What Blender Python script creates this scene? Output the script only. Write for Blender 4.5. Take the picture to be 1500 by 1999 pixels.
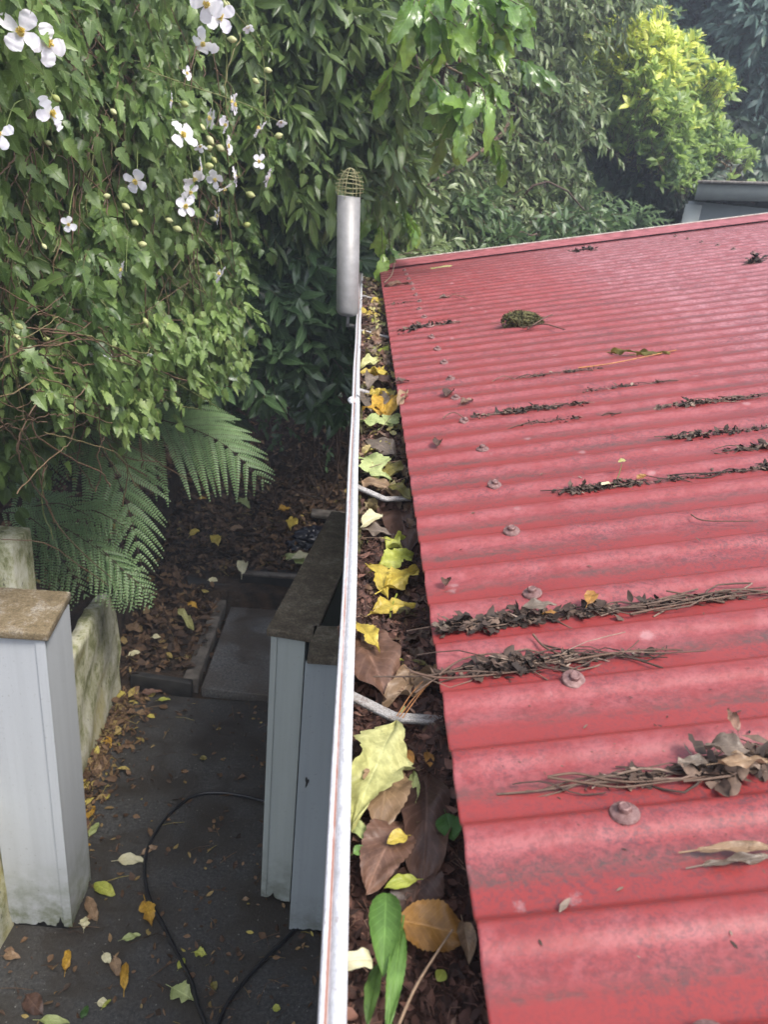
import bpy, math, random
import numpy as np
from mathutils import Matrix, Vector
for o in list(bpy.data.objects): bpy.data.objects.remove(o)
SC = bpy.context.scene
random.seed(7); RNG = np.random.default_rng(11)
TAU = 2*math.pi
# ------------------------------------------------------------------ camera
FPX = 1521.0; PP = np.array([750., 999.5])
YC = np.array([-37, 665, 1521.]); YC /= np.linalg.norm(YC)
ZC = np.array([350, 3500, -1521.]); ZC -= (ZC@YC)*YC; ZC /= np.linalg.norm(ZC)
XC = np.cross(YC, ZC)
if XC[0] < 0: XC = -XC
CAM = np.array([0, 0, 2.6])
camd = bpy.data.cameras.new('camera'); cam = bpy.data.objects.new('camera', camd)
SC.collection.objects.link(cam); SC.camera = cam
camd.sensor_fit = 'VERTICAL'; camd.sensor_height = 36; camd.lens = 36*FPX/1999
camd.clip_start = .02; camd.clip_end = 400
right = Vector((XC[0], YC[0], ZC[0])); up = Vector((XC[1], YC[1], ZC[1])); fwd = Vector((XC[2], YC[2], ZC[2]))
M = Matrix((right, up, -fwd)).transposed().to_4x4(); M.translation = Vector(CAM)
cam.matrix_world = M
camd.dof.use_dof = True; camd.dof.focus_distance = 1.15; camd.dof.aperture_fstop = 13.0
# ------------------------------------------------------------------ sky, sun, exposure
SUN_EL = math.radians(58); SUN_AZ = math.radians(138)      # azimuth from +Y towards +X
w = bpy.data.worlds.new('World'); SC.world = w; w.use_nodes = True
nt = w.node_tree; bg = nt.nodes['Background']
sky = nt.nodes.new('ShaderNodeTexSky'); sky.sky_type = 'NISHITA'; sky.sun_disc = False
sky.sun_elevation = SUN_EL; sky.sun_rotation = SUN_AZ; sky.air_density = 1.0; sky.dust_density = 3.0; sky.ozone_density = 1.0
hs = nt.nodes.new('ShaderNodeHueSaturation'); hs.inputs['Saturation'].default_value = .55
nt.links.new(sky.outputs[0], hs.inputs['Color']); nt.links.new(hs.outputs[0], bg.inputs[0]); bg.inputs[1].default_value = 0.15
sl = bpy.data.lights.new('sun', 'SUN'); sl.energy = 1.5; sl.angle = math.radians(16); sl.color = (1, .95, .88)
so = bpy.data.objects.new('sun', sl); SC.collection.objects.link(so)
sd = Vector((math.sin(SUN_AZ)*math.cos(SUN_EL), math.cos(SUN_AZ)*math.cos(SUN_EL), math.sin(SUN_EL)))
so.rotation_euler = sd.to_track_quat('Z', 'Y').to_euler(); so.location = (6, 4, 9)
SC.view_settings.view_transform = 'Standard'; SC.view_settings.look = 'None'
SC.view_settings.exposure = 1.42; SC.view_settings.gamma = 1

# ------------------------------------------------------------------ pixel rays -> points in the place
def rays(px, py):
    px = np.asarray(px, float); py = np.asarray(py, float)
    c = np.stack([px-PP[0], -(py-PP[1]), np.full_like(px, FPX)], -1)
    return np.stack([c@XC, c@YC, c@ZC], -1)
def on_z(px, py, z):
    d = rays(px, py); return CAM + d*((z-CAM[2])/d[..., 2])[..., None]
def on_y(px, py, y):
    d = rays(px, py); return CAM + d*(y/d[..., 1])[..., None]
X0, Z0, SL, PITCH, YCR, AMP = .103, 2.18, .212, .0775, .410, .0054
def on_roof(px, py, dz=0.):
    d = rays(px, py); k = (Z0+dz-CAM[2]-SL*X0)/(d[..., 2]-SL*d[..., 0]); return CAM + d*k[..., None]
def rib(y):
    # flat pan, narrow crest, steep far side, gentler near side; 0 = pan, 1 = crest
    f = np.mod(-(np.asarray(y)-YCR)/PITCH, 1.); s = lambda t: t*t*(3-2*t)
    dn = s(np.clip((f-.08)/.20, 0, 1)); up_ = s(np.clip((f-.84)/.11, 0, 1))
    return (1-dn)+up_+.04*np.sin(np.clip((f-.37)/.37, 0, 1)*math.pi)
def roof_z(x, y): return Z0-.0020 + SL*(x-X0) + AMP*rib(y)

# ------------------------------------------------------------------ object helpers
def link(o, parent=None):
    SC.collection.objects.link(o)
    if parent is not None: o.parent = parent
    return o
def tag(o, label=None, cat=None, group=None, kind=None):
    if label: o['label'] = label
    if cat: o['category'] = cat
    if group: o['group'] = group
    if kind: o['kind'] = kind
    return o
def empty(name, loc, label, cat, group=None):
    o = bpy.data.objects.new(name, None); o.location = loc; o.empty_display_size = .1
    link(o); return tag(o, label, cat, group)
class MB:
    def __init__(s): s.v = []; s.q = []; s.t = []; s.n = 0; s.tint = []; s.uv = []
    def add(s, v, q=None, t=None, tint=.5, uv=None):
        v = np.asarray(v, float).reshape(-1, 3); k = len(v)
        s.v.append(v)
        if q is not None and len(q): s.q.append(np.asarray(q, int).reshape(-1, 4)+s.n)
        if t is not None and len(t): s.t.append(np.asarray(t, int).reshape(-1, 3)+s.n)
        s.tint.append(np.broadcast_to(np.asarray(tint, float), (k,)).copy())
        s.uv.append(np.zeros((k, 2)) if uv is None else np.asarray(uv, float).reshape(-1, 2))
        s.n += k
    def build(s, name, mat, parent=None, smooth=True, origin=None):
        v = np.concatenate(s.v)
        me = bpy.data.meshes.new(name)
        q = np.concatenate(s.q) if s.q else np.zeros((0, 4), int)
        t = np.concatenate(s.t) if s.t else np.zeros((0, 3), int)
        if parent is not None:
            off = np.array(parent_world(parent)); v = v-off
        elif origin is not None:
            v = v-np.array(origin)
        me.vertices.add(len(v)); me.vertices.foreach_set('co', v.ravel())
        lo = np.concatenate([q.ravel(), t.ravel()]).astype(np.int32)
        me.loops.add(len(lo)); me.loops.foreach_set('vertex_index', lo)
        st = np.concatenate([np.arange(len(q))*4, len(q)*4+np.arange(len(t))*3]).astype(np.int32)
        me.polygons.add(len(st)); me.polygons.foreach_set('loop_start', st)
        me.update(calc_edges=True)
        if smooth: me.polygons.foreach_set('use_smooth', np.ones(len(st), bool))
        a = me.attributes.new('tint', 'FLOAT', 'POINT'); a.data.foreach_set('value', np.concatenate(s.tint).astype(np.float32))
        u = me.uv_layers.new(name='uv'); u.data.foreach_set('uv', np.concatenate(s.uv)[lo].astype(np.float32).ravel())
        me.materials.append(mat); me.validate()
        o = bpy.data.objects.new(name, me)
        if parent is None and origin is not None: o.location = origin
        return link(o, parent)
def parent_world(p):
    l = Vector(p.location)
    while p.parent is not None: p = p.parent; l = l+Vector(p.location)
    return l
def box(mb, lo, hi, tint=.5):
    x0, y0, z0 = lo; x1, y1, z1 = hi
    v = [(x0,y0,z0),(x1,y0,z0),(x1,y1,z0),(x0,y1,z0),(x0,y0,z1),(x1,y0,z1),(x1,y1,z1),(x0,y1,z1)]
    mb.add(v, q=[(0,3,2,1),(4,5,6,7),(0,1,5,4),(1,2,6,5),(2,3,7,6),(3,0,4,7)], tint=tint)
def prism(mb, foot, z0, z1, tint=.5):
    n = len(foot); v = [(x, y, z0) for x, y in foot]+[(x, y, z1) for x, y in foot]
    q = [(i, (i+1) % n, n+(i+1) % n, n+i) for i in range(n)]
    if n == 4: q += [(4, 5, 6, 7), (3, 2, 1, 0)]
    mb.add(v, q=q, tint=tint)
def tubes(mb, P, r, sides=4, tint=.5):
    P = np.asarray(P, float)
    if P.ndim == 2: P = P[None]
    N, K, _ = P.shape
    r = np.broadcast_to(np.asarray(r, float), (N, K)) if np.ndim(r) != 1 or np.shape(r)[0] == K else np.broadcast_to(np.asarray(r)[:, None], (N, K))
    T = np.gradient(P, axis=1) if K > 1 else P
    T /= np.linalg.norm(T, axis=-1, keepdims=True)+1e-9
    ref = np.where(np.abs(T[..., 2:3]) > .8, np.array([1., 0, 0]), np.array([0, 0, 1.]))
    A = np.cross(T, ref); A /= np.linalg.norm(A, axis=-1, keepdims=True)+1e-9
    B = np.cross(T, A)
    th = np.arange(sides)*TAU/sides
    ring = P[:, :, None, :]+r[:, :, None, None]*(A[:, :, None, :]*np.cos(th)[None, None, :, None]+B[:, :, None, :]*np.sin(th)[None, None, :, None])
    idx = np.arange(N*K*sides).reshape(N, K, sides); nx = np.roll(idx, -1, axis=2)
    q = np.stack([idx[:, :-1], nx[:, :-1], nx[:, 1:], idx[:, 1:]], -1).reshape(-1, 4)
    tt = np.repeat(np.broadcast_to(np.asarray(tint, float), (N,)), K*sides)
    mb.add(ring.reshape(-1, 3), q=q, tint=tt)
def curve_pts(pts, n):
    pts = np.asarray(pts, float); m = len(pts); t = np.linspace(0, m-1, n)
    i = np.clip(t.astype(int), 0, m-2); f = (t-i)[:, None]
    p0 = pts[np.clip(i-1, 0, m-1)]; p1 = pts[i]; p2 = pts[i+1]; p3 = pts[np.clip(i+2, 0, m-1)]
    return .5*((2*p1)+(-p0+p2)*f+(2*p0-5*p1+4*p2-p3)*f**2+(-p0+3*p1-3*p2+p3)*f**3)
def unit(a): return a/(np.linalg.norm(a, axis=-1, keepdims=True)+1e-9)

# ------------------------------------------------------------------ leaf templates
def template(ws, us=None):
    ws = np.asarray(ws, float); n = len(ws)
    us = np.linspace(0, 1, n) if us is None else np.asarray(us, float)
    U = np.repeat(us, 3); V = np.stack([-ws, 0*ws, ws], 1).ravel()
    q = []
    for i in range(n-1):
        a = 3*i; q += [(a, a+1, a+4, a+3), (a+1, a+2, a+5, a+4)]
    return U, V, np.array(q)
T_LANCE = template([.05, .7, 1, .75, .3, .0], [0, .2, .42, .68, .88, 1])
T_OVATE = template([.05, .8, 1, .85, .45, .0], [0, .18, .4, .65, .85, 1])
T_SIMPLE = template([.1, 1, .75, 0], [0, .35, .7, 1])
T_VINE = template([.1, .75, .95, .62, 1.0, .6, .68, .38, .4, .0], [0, .08, .25, .36, .42, .55, .62, .74, .8, 1])
T_WAVY = template([.08, .5, .42, .78, .66, 1, .82, .98, .7, .7, .3, .0], [0, .12, .2, .3, .38, .48, .55, .66, .74, .84, .93, 1])
T_PINN = template([.9, 1, .75, .0], [0, .3, .75, 1])
def add_leaves(mb, tmpl, P, D, N, L, W, bend=.15, fold=.25, tint=.5, wavy=0.):
    U, V, q = tmpl; n = len(P); k = len(U)
    D = unit(D); S = unit(np.cross(D, N)); Nn = np.cross(S, D)
    L = np.broadcast_to(L, (n,)); W = np.broadcast_to(W, (n,)); bend = np.broadcast_to(bend, (n,)); fold = np.broadcast_to(fold, (n,))
    u = U[None, :]; v = V[None, :]
    hn = fold[:, None]*np.abs(v)*W[:, None]*.5 - bend[:, None]*L[:, None]*u*u
    if wavy: hn = hn + wavy*W[:, None]*np.sin(u*17+v*2+np.arange(n)[:, None])*np.abs(v)
    pts = P[:, None, :]+D[:, None, :]*(u*L[:, None])[..., None]+S[:, None, :]*(v*W[:, None]*.5)[..., None]+Nn[:, None, :]*hn[..., None]
    qq = (q[None]+(np.arange(n)*k)[:, None, None]).reshape(-1, 4)
    tt = np.repeat(np.broadcast_to(tint, (n,)), k)
    uv = np.stack([np.broadcast_to(u, (n, k)), np.broadcast_to(v*.5+.5, (n, k))], -1)
    mb.add(pts.reshape(-1, 3), q=qq, tint=tt, uv=uv)

# ------------------------------------------------------------------ materials
def mat(name):
    m = bpy.data.materials.new(name); m.use_nodes = True; n = m.node_tree
    return m, n, n.nodes['Principled BSDF']
def node(n, t, **kw):
    x = n.nodes.new(t)
    for k, v in kw.items(): setattr(x, k, v)
    return x
def ramp(n, fac, stops):
    r = node(n, 'ShaderNodeValToRGB'); e = r.color_ramp.elements
    while len(e) < len(stops): e.new(.5)
    for i, (p, c) in enumerate(stops): e[i].position = p; e[i].color = (*c, 1) if len(c) == 3 else c
    n.links.new(fac, r.inputs[0]); return r.outputs[0]
def noise(n, scale, detail=4, rough=.55, vec=None, dist=0):
    x = node(n, 'ShaderNodeTexNoise'); x.inputs['Scale'].default_value = scale; x.inputs['Detail'].default_value = detail
    x.inputs['Roughness'].default_value = rough; x.inputs['Distortion'].default_value = dist
    if vec is not None: n.links.new(vec, x.inputs['Vector'])
    return x.outputs['Fac']
def coords(n, which='Object', scale=None):
    c = node(n, 'ShaderNodeTexCoord').outputs[which]
    if scale:
        m = node(n, 'ShaderNodeMapping'); m.inputs['Scale'].default_value = scale; n.links.new(c, m.inputs[0]); c = m.outputs[0]
    return c
def mixc(n, fac, a, b, mode='MIX'):
    x = node(n, 'ShaderNodeMix', data_type='RGBA', blend_type=mode)
    for v, i in ((fac, 0), (a, 6), (b, 7)):
        if hasattr(v, 'is_output') or isinstance(v, bpy.types.NodeSocket): n.links.new(v, x.inputs[i])
        else: x.inputs[i].default_value = v if i == 0 else (*v, 1)
    return x.outputs[2]
def math_(n, op, a, b=None, c=None, clamp=False):
    x = node(n, 'ShaderNodeMath', operation=op, use_clamp=clamp)
    for i, v in enumerate((a, b, c)):
        if v is None: continue
        if isinstance(v, bpy.types.NodeSocket): n.links.new(v, x.inputs[i])
        else: x.inputs[i].default_value = v
    return x.outputs[0]
def bump(n, b, h, strength=.3, dist=.002):
    x = node(n, 'ShaderNodeBump'); x.inputs['Strength'].default_value = strength; x.inputs['Distance'].default_value = dist
    n.links.new(h, x.inputs['Height']); n.links.new(x.outputs[0], b.inputs['Normal'])
def leaf_mat(name, dark, light, rough=.38, trans=.3, vein=.25, yel=None, blotch=0., spec=.5):
    m, n, b = mat(name)
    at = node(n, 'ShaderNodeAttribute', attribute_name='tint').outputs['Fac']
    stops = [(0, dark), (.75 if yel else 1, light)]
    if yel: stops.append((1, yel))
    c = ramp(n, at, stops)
    uv = node(n, 'ShaderNodeUVMap', uv_map='uv').outputs[0]
    sp = node(n, 'ShaderNodeSeparateXYZ'); n.links.new(uv, sp.inputs[0])
    d = math_(n, 'ABSOLUTE', math_(n, 'SUBTRACT', sp.outputs[1], .5))
    mid = math_(n, 'SUBTRACT', 1, math_(n, 'MULTIPLY', d, 22), clamp=True)
    side = math_(n, 'SINE', math_(n, 'MULTIPLY', math_(n, 'SUBTRACT', sp.outputs[0], math_(n, 'MULTIPLY', d, .55)), 58))
    side = math_(n, 'MULTIPLY', math_(n, 'GREATER_THAN', side, .86), .4)
    vn = math_(n, 'MULTIPLY', math_(n, 'MAXIMUM', mid, side), vein)
    c = mixc(n, vn, c, tuple(min(1, x*1.9+.05) for x in light))
    ns = noise(n, 60 if not blotch else 90, 4, .6, coords(n))
    c = mixc(n, math_(n, 'MULTIPLY', ramp(n, ns, [(.38, (1, 1, 1)), (.6, (0, 0, 0))]), .25+blotch), c, tuple(x*.5 for x in dark))
    n.links.new(c, b.inputs['Base Color']); b.inputs['Roughness'].default_value = rough
    b.inputs['Specular IOR Level'].default_value = spec
    bump(n, b, math_(n, 'ADD', math_(n, 'MULTIPLY', vn, -2), ns), .5, .002)
    if blotch > .05:
        b2 = noise(n, 260, 3, .7, coords(n)); c = mixc(n, math_(n, 'MULTIPLY', ramp(n, b2, [(.62, (0, 0, 0)), (.70, (1, 1, 1))]), .5), c, tuple(x*.3 for x in dark)); n.links.new(c, b.inputs['Base Color'])
    if trans:
        tr = node(n, 'ShaderNodeBsdfTranslucent'); n.links.new(mixc(n, .5, c, tuple(min(1, x*1.6) for x in light)), tr.inputs[0])
        mx = node(n, 'ShaderNodeMixShader'); mx.inputs[0].default_value = trans
        n.links.new(b.outputs[0], mx.inputs[1]); n.links.new(tr.outputs[0], mx.inputs[2])
        n.links.new(mx.outputs[0], n.nodes['Material Output'].inputs[0])
    return m
def plain(name, c1, c2, scale=20, rough=.7, bmp=.4, bdist=.003, metallic=0, lo=.35, hi=.65):
    m, n, b = mat(name); f = noise(n, scale, 6, .6, coords(n))
    n.links.new(ramp(n, f, [(lo, c1), (hi, c2)]), b.inputs['Base Color'])
    b.inputs['Roughness'].default_value = rough; b.inputs['Metallic'].default_value = metallic
    if bmp: bump(n, b, noise(n, scale*3, 5, .6, coords(n)), bmp, bdist)
    return m
def tint_mat(name, stops, rough=.8, bmp=.3, scale=120):
    m, n, b = mat(name); at = node(n, 'ShaderNodeAttribute', attribute_name='tint').outputs['Fac']
    c = ramp(n, at, stops); f = noise(n, scale, 4, .6, coords(n))
    c = mixc(n, math_(n, 'MULTIPLY', ramp(n, f, [(.35, (1, 1, 1)), (.65, (0, 0, 0))]), .5), c, (.02, .012, .008))
    n.links.new(c, b.inputs['Base Color']); b.inputs['Roughness'].default_value = rough
    bump(n, b, f, bmp, .002); return m

def roof_material():
    m, n, b = mat('weathered_red_paint'); co = coords(n)
    sp = node(n, 'ShaderNodeSeparateXYZ'); n.links.new(co, sp.inputs[0])
    f = math_(n, 'FRACT', math_(n, 'ADD', math_(n, 'MULTIPLY', math_(n, 'SUBTRACT', sp.outputs[1], YCR), -1/PITCH), 40))
    big = noise(n, 7, 4, .6, co); fine = noise(n, 170, 6, .75, co); mid = noise(n, 30, 6, .7, co, .3); grain = noise(n, 420, 3, .7, co)
    fj = math_(n, 'ADD', f, math_(n, 'MULTIPLY', math_(n, 'SUBTRACT', mid, .5), .22))
    chalk = ramp(n, fj, [(0, (0,)*3), (.17, (0,)*3), (.30, (1,)*3), (.66, (1,)*3), (.80, (.1,)*3), (.95, (0,)*3)])
    xr = node(n, 'ShaderNodeMapRange'); n.links.new(sp.outputs[0], xr.inputs[0])
    xr.inputs[1].default_value = .1; xr.inputs[2].default_value = .32; xr.inputs[3].default_value = .35; xr.inputs[4].default_value = 1
    chalk = math_(n, 'MULTIPLY', chalk, math_(n, 'MULTIPLY', xr.outputs[0], ramp(n, mid, [(.3, (.45,)*3), (.62, (1,)*3)])))
    red = mixc(n, big, (.20, .024, .023), (.275, .040, .037))
    pink = mixc(n, ramp(n, math_(n, 'ADD', math_(n, 'MULTIPLY', fine, .55), math_(n, 'MULTIPLY', mid, .45)), [(.42, (0, 0, 0)), (.56, (1, 1, 1))]), (.19, .055, .064), (.345, .145, .16))
    c = mixc(n, chalk, red, pink)
    # fine dark speckle gathered in blotches
    bl = ramp(n, noise(n, 9, 6, .7, coords(n, 'Object', (.7, 1, 1))), [(.42, (0, 0, 0)), (.62, (1, 1, 1))])
    spk = ramp(n, math_(n, 'ADD', math_(n, 'MULTIPLY', grain, .5), math_(n, 'MULTIPLY', fine, .5)), [(.42, (1, 1, 1)), (.53, (0, 0, 0))])
    c = mixc(n, math_(n, 'MULTIPLY', spk, math_(n, 'ADD', math_(n, 'MULTIPLY', bl, .62), .22)), c, (.085, .035, .042))
    # dirt lying in the pans against the next rib
    stretch = coords(n, 'Object', (6, 22, 22)); vd = noise(n, 1, 8, .75, stretch)
    dirt = math_(n, 'MULTIPLY', ramp(n, fj, [(.5, (0, 0, 0)), (.66, (1, 1, 1)), (.80, (1, 1, 1)), (.86, (0, 0, 0))]), ramp(n, vd, [(.42, (0, 0, 0)), (.62, (1, 1, 1))]))
    dirt = math_(n, 'MULTIPLY', dirt, ramp(n, fine, [(.38, (1, 1, 1)), (.6, (.25, .25, .25))]))
    ed = node(n, 'ShaderNodeMapRange'); n.links.new(sp.outputs[0], ed.inputs[0]); ed.inputs[1].default_value = .1; ed.inputs[2].default_value = .22; ed.inputs[3].default_value = 1; ed.inputs[4].default_value = .62
    c = mixc(n, math_(n, 'MULTIPLY', dirt, ed.outputs[0]), c, (.085, .055, .05))
    # grime that has built up towards the far left of the sheets
    fy = node(n, 'ShaderNodeMapRange'); n.links.new(sp.outputs[1], fy.inputs[0]); fy.inputs[1].default_value = 1.2; fy.inputs[2].default_value = 3.2
    fx = node(n, 'ShaderNodeMapRange'); n.links.new(sp.outputs[0], fx.inputs[0]); fx.inputs[1].default_value = 2.4; fx.inputs[2].default_value = .7; fx.inputs[3].default_value = .25
    far = math_(n, 'MULTIPLY', fy.outputs[0], fx.outputs[0])
    c = mixc(n, math_(n, 'MULTIPLY', far, ramp(n, noise(n, 4, 7, .8, co), [(.3, (.35,)*3), (.65, (1,)*3)])), c, (.15, .05, .052))
    # lichen spots
    vo = node(n, 'ShaderNodeTexVoronoi'); vo.inputs['Scale'].default_value = 30; n.links.new(co, vo.inputs['Vector'])
    cc = node(n, 'ShaderNodeSeparateColor'); n.links.new(vo.outputs['Color'], cc.inputs[0])
    sz = math_(n, 'MULTIPLY', math_(n, 'POWER', cc.outputs[0], 7), .24)
    dd = math_(n, 'ADD', vo.outputs['Distance'], math_(n, 'MULTIPLY', math_(n, 'SUBTRACT', fine, .5), .5))
    spot = math_(n, 'MULTIPLY', math_(n, 'SUBTRACT', sz, dd), 9, clamp=True)
    c = mixc(n, math_(n, 'MULTIPLY', spot, .38), c, (.45, .28, .28))
    n.links.new(c, b.inputs['Base Color'])
    n.links.new(ramp(n, chalk, [(0, (.42,)*3), (1, (.6,)*3)]), b.inputs['Roughness'])
    bump(n, b, math_(n, 'ADD', fine, math_(n, 'MULTIPLY', dirt, 1.2)), .3, .0012)
    return m
def paint_mat(name, base, dirt, zlo, zhi, streak=.35, white=(.7, .7, .68)):
    # old paint with algae that creeps up from the damp foot
    m, n, b = mat(name); co = coords(n); sp = node(n, 'ShaderNodeSeparateXYZ'); n.links.new(co, sp.inputs[0])
    st = noise(n, 1, 5, .6, coords(n, 'Object', (34, 34, 1.2)))
    c = mixc(n, math_(n, 'MULTIPLY', ramp(n, st, [(.42, (0, 0, 0)), (.7, (1, 1, 1))]), streak), base, tuple(x*.72 for x in base))
    mr = node(n, 'ShaderNodeMapRange'); n.links.new(sp.outputs[2], mr.inputs[0]); mr.inputs[1].default_value = zhi; mr.inputs[2].default_value = zlo
    f = math_(n, 'MULTIPLY', mr.outputs[0], ramp(n, noise(n, 11, 6, .7, co), [(.36, (0, 0, 0)), (.62, (1, 1, 1))]))
    c = mixc(n, f, c, dirt)
    sk = ramp(n, noise(n, 120, 3, .6, co), [(.66, (0, 0, 0)), (.7, (1, 1, 1))])
    c = mixc(n, math_(n, 'MULTIPLY', sk, .35), c, (.1, .09, .06))
    n.links.new(c, b.inputs['Base Color']); b.inputs['Roughness'].default_value = .5
    bump(n, b, noise(n, 60, 5, .6, co), .2, .002); return m
def moss_wall_mat():
    m, n, b = mat('mossy_white_render'); co = coords(n, 'Object', (1, 1, .55))
    c = ramp(n, noise(n, 7.5, 10, .82, co, .1), [(.30, (.06, .075, .025)), (.42, (.22, .23, .10)), (.50, (.46, .45, .31)), (.62, (.64, .63, .54))])
    c = mixc(n, math_(n, 'MULTIPLY', ramp(n, noise(n, 4, 5, .6, coords(n)), [(.5, (0, 0, 0)), (.66, (1, 1, 1))]), .6), c, (.33, .27, .06))
    c = mixc(n, ramp(n, noise(n, 40, 6, .7, co), [(.6, (0, 0, 0)), (.7, (1, 1, 1))]), c, (.03, .03, .02))
    n.links.new(c, b.inputs['Base Color']); b.inputs['Roughness'].default_value = .85
    bump(n, b, noise(n, 30, 7, .7, co), .7, .008); return m
def path_mat(name, base=.045):
    m, n, b = mat(name); co = coords(n)
    f = noise(n, 85, 7, .85, co); g = noise(n, 3.2, 6, .7, co)
    c = ramp(n, f, [(.34, (base*.25,)*3), (.48, (base*.8, base*.78, base*.75)), (.6, (base*1.6, base*1.55, base*1.5)), (.74, (.25, .25, .23))])
    c = mixc(n, ramp(n, g, [(.42, (0, 0, 0)), (.62, (1, 1, 1))]), c, (base*.55, base*.5, base*.42), 'MIX') if 0 else mixc(n, math_(n, 'MULTIPLY', ramp(n, g, [(.42, (0, 0, 0)), (.58, (1, 1, 1))]), .75), c, (base*.55, base*.40, base*.27))
    vo = node(n, 'ShaderNodeTexVoronoi'); vo.inputs['Scale'].default_value = 80; n.links.new(co, vo.inputs['Vector'])
    cc = node(n, 'ShaderNodeSeparateColor'); n.links.new(vo.outputs['Color'], cc.inputs[0])
    sp = math_(n, 'LESS_THAN', vo.outputs['Distance'], math_(n, 'MULTIPLY', math_(n, 'POWER', cc.outputs[1], 16), .26))
    c = mixc(n, math_(n, 'MULTIPLY', sp, .6), c, (.30, .30, .27))
    n.links.new(c, b.inputs['Base Color'])
    n.links.new(ramp(n, g, [(.42, (.8,)*3), (.58, (.3,)*3)]), b.inputs['Roughness'])
    bump(n, b, f, .7, .006); return m

def grimy(name, a_, b_, c_, scale):
    m, n, b = mat(name); co = coords(n); f = noise(n, scale, 12, .86, co, .2); g = noise(n, scale*14, 5, .8, co)
    c = ramp(n, f, [(.36, a_), (.5, b_), (.62, c_)]); c = mixc(n, math_(n, 'MULTIPLY', ramp(n, g, [(.4, (1, 1, 1)), (.55, (0, 0, 0))]), .6), c, tuple(x*.5 for x in a_))
    n.links.new(c, b.inputs['Base Color']); b.inputs['Roughness'].default_value = .9; bump(n, b, math_(n, 'ADD', f, g), .8, .004); return m
M_ROOF = roof_material()
M_SOIL = plain('dark_leaf_soil', (.012, .008, .005), (.06, .036, .02), 14, .95, 1, .03)
M_PATH = path_mat('worn_dark_asphalt', .05)
M_SLAB = path_mat('rough_concrete_slab', .12)
M_LITTER = tint_mat('dead_leaves', [(0, (.02, .012, .007)), (.45, (.09, .045, .02)), (.8, (.20, .115, .055)), (.93, (.33, .24, .08)), (1, (.5, .42, .08))], .75)
M_DEBRIS = tint_mat('dark_debris', [(0, (.012, .008, .006)), (.45, (.07, .042, .030)), (.8, (.19, .125, .09)), (1, (.42, .33, .26))], .8)
M_TWIG = tint_mat('twig_bark', [(0, (.03, .018, .012)), (.6, (.13, .075, .05)), (1, (.28, .19, .12))], .75)
M_VSTEM = tint_mat('vine_stem', [(0, (.06, .035, .02)), (.6, (.2, .12, .07)), (.8, (.17, .22, .06)), (1, (.28, .36, .1))], .6)
M_BARK = plain('bark', (.025, .018, .012), (.09, .06, .042), 18, .9, .8, .01)
M_CAPX = plain('gutter_white', (.60, .60, .62), (.80, .80, .81), 160, .38, .25, .001, 0, .3, .7)
M_MOSS = plain('moss', (.045, .04, .014), (.15, .135, .045), 90, .95, 1, .006)
M_BLACKW = plain('dark_timber', (.008, .008, .008), (.03, .027, .024), 12, .7)  # near black on every face, tone varies slightly at random
M_HOSE = plain('black_hose', (.006, .006, .008), (.012, .012, .014), 30, .35, 0)
M_BAG = plain('black_plastic', (.006, .006, .01), (.012, .012, .02), 10, .22, .5, .01)
M_SCREW = plain('screw_metal', (.12, .055, .05), (.22, .13, .12), 260, .55, .3, .0005, .2)
M_PETAL = leaf_mat('petal_white', (.78, .76, .84), (.86, .85, .88), .5, .35, .04, None, -.24, .3)
M_STAMEN = plain('stamen_yellow', (.78, .62, .12), (.9, .8, .35), 300, .6, 0)
M_BUD = leaf_mat('bud_cream', (.34, .38, .12), (.62, .62, .34), .5, .2, .0)

# ================================================================== GROUND AND BANK
def bank_h(x, y):
    # ground height: flat yard, raised bed, terrace behind the kerbs, then the steep planted bank
    n = .05*np.sin(x*5.1+y*2.3)+.04*np.sin(x*9.7-y*7.1)+.02*np.sin(x*21+y*17)
    d = np.maximum(np.where(y > 5.6, y-5.6-np.clip(x-1.4, 0, 3)*.6, -1), np.where(x < -1.5, (-x-1.5)*1.1, -1))
    h = np.where(d > 0, np.where(d < .8, d*2.3, 1.84+(d-.8)*.85), 0.)
    bed = np.clip((y-4.22)/.03, 0, 1)*(.14+np.clip(y-4.3, 0, 1.3)*.2)
    bed = np.maximum(bed, np.where((x < -.70) & (y > 3.42), .075, 0))
    bed = np.maximum(bed, np.where(x < -1.17, .5+.1*np.clip(y-3, -1, 1), 0)*np.clip((y-.2), 0, 1))
    k = np.clip((bed-.02)*8, 0, 1)
    return bed+h*(y > -.5)+n*k*np.clip(.2+d, .15, 1.3)
def build_ground():
    xs = np.concatenate([[-120, -60, -30, -15], np.arange(-9, -1.8, .15), np.arange(-1.8, .6, .03), np.arange(.6, 9, .2), [15, 30, 60, 120]])
    ys = np.concatenate([[-120, -60, -20, -5], np.arange(-1, 3, .12), np.arange(3, 6.8, .03), np.arange(6.8, 20, .25), [30, 60, 140]])
    X, Y = np.meshgrid(xs, ys); Z = bank_h(np.clip(X, -10, 10), np.clip(Y, -3, 20))
    v = np.stack([X, Y, Z-.012], -1).reshape(-1, 3); nx, ny = len(xs), len(ys)
    i = np.arange(nx*ny).reshape(ny, nx)
    q = np.stack([i[:-1, :-1], i[:-1, 1:], i[1:, 1:], i[1:, :-1]], -1).reshape(-1, 4)
    mb = MB(); mb.add(v, q=q); tag(mb.build('ground', M_SOIL), kind='structure')
build_ground()
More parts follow.
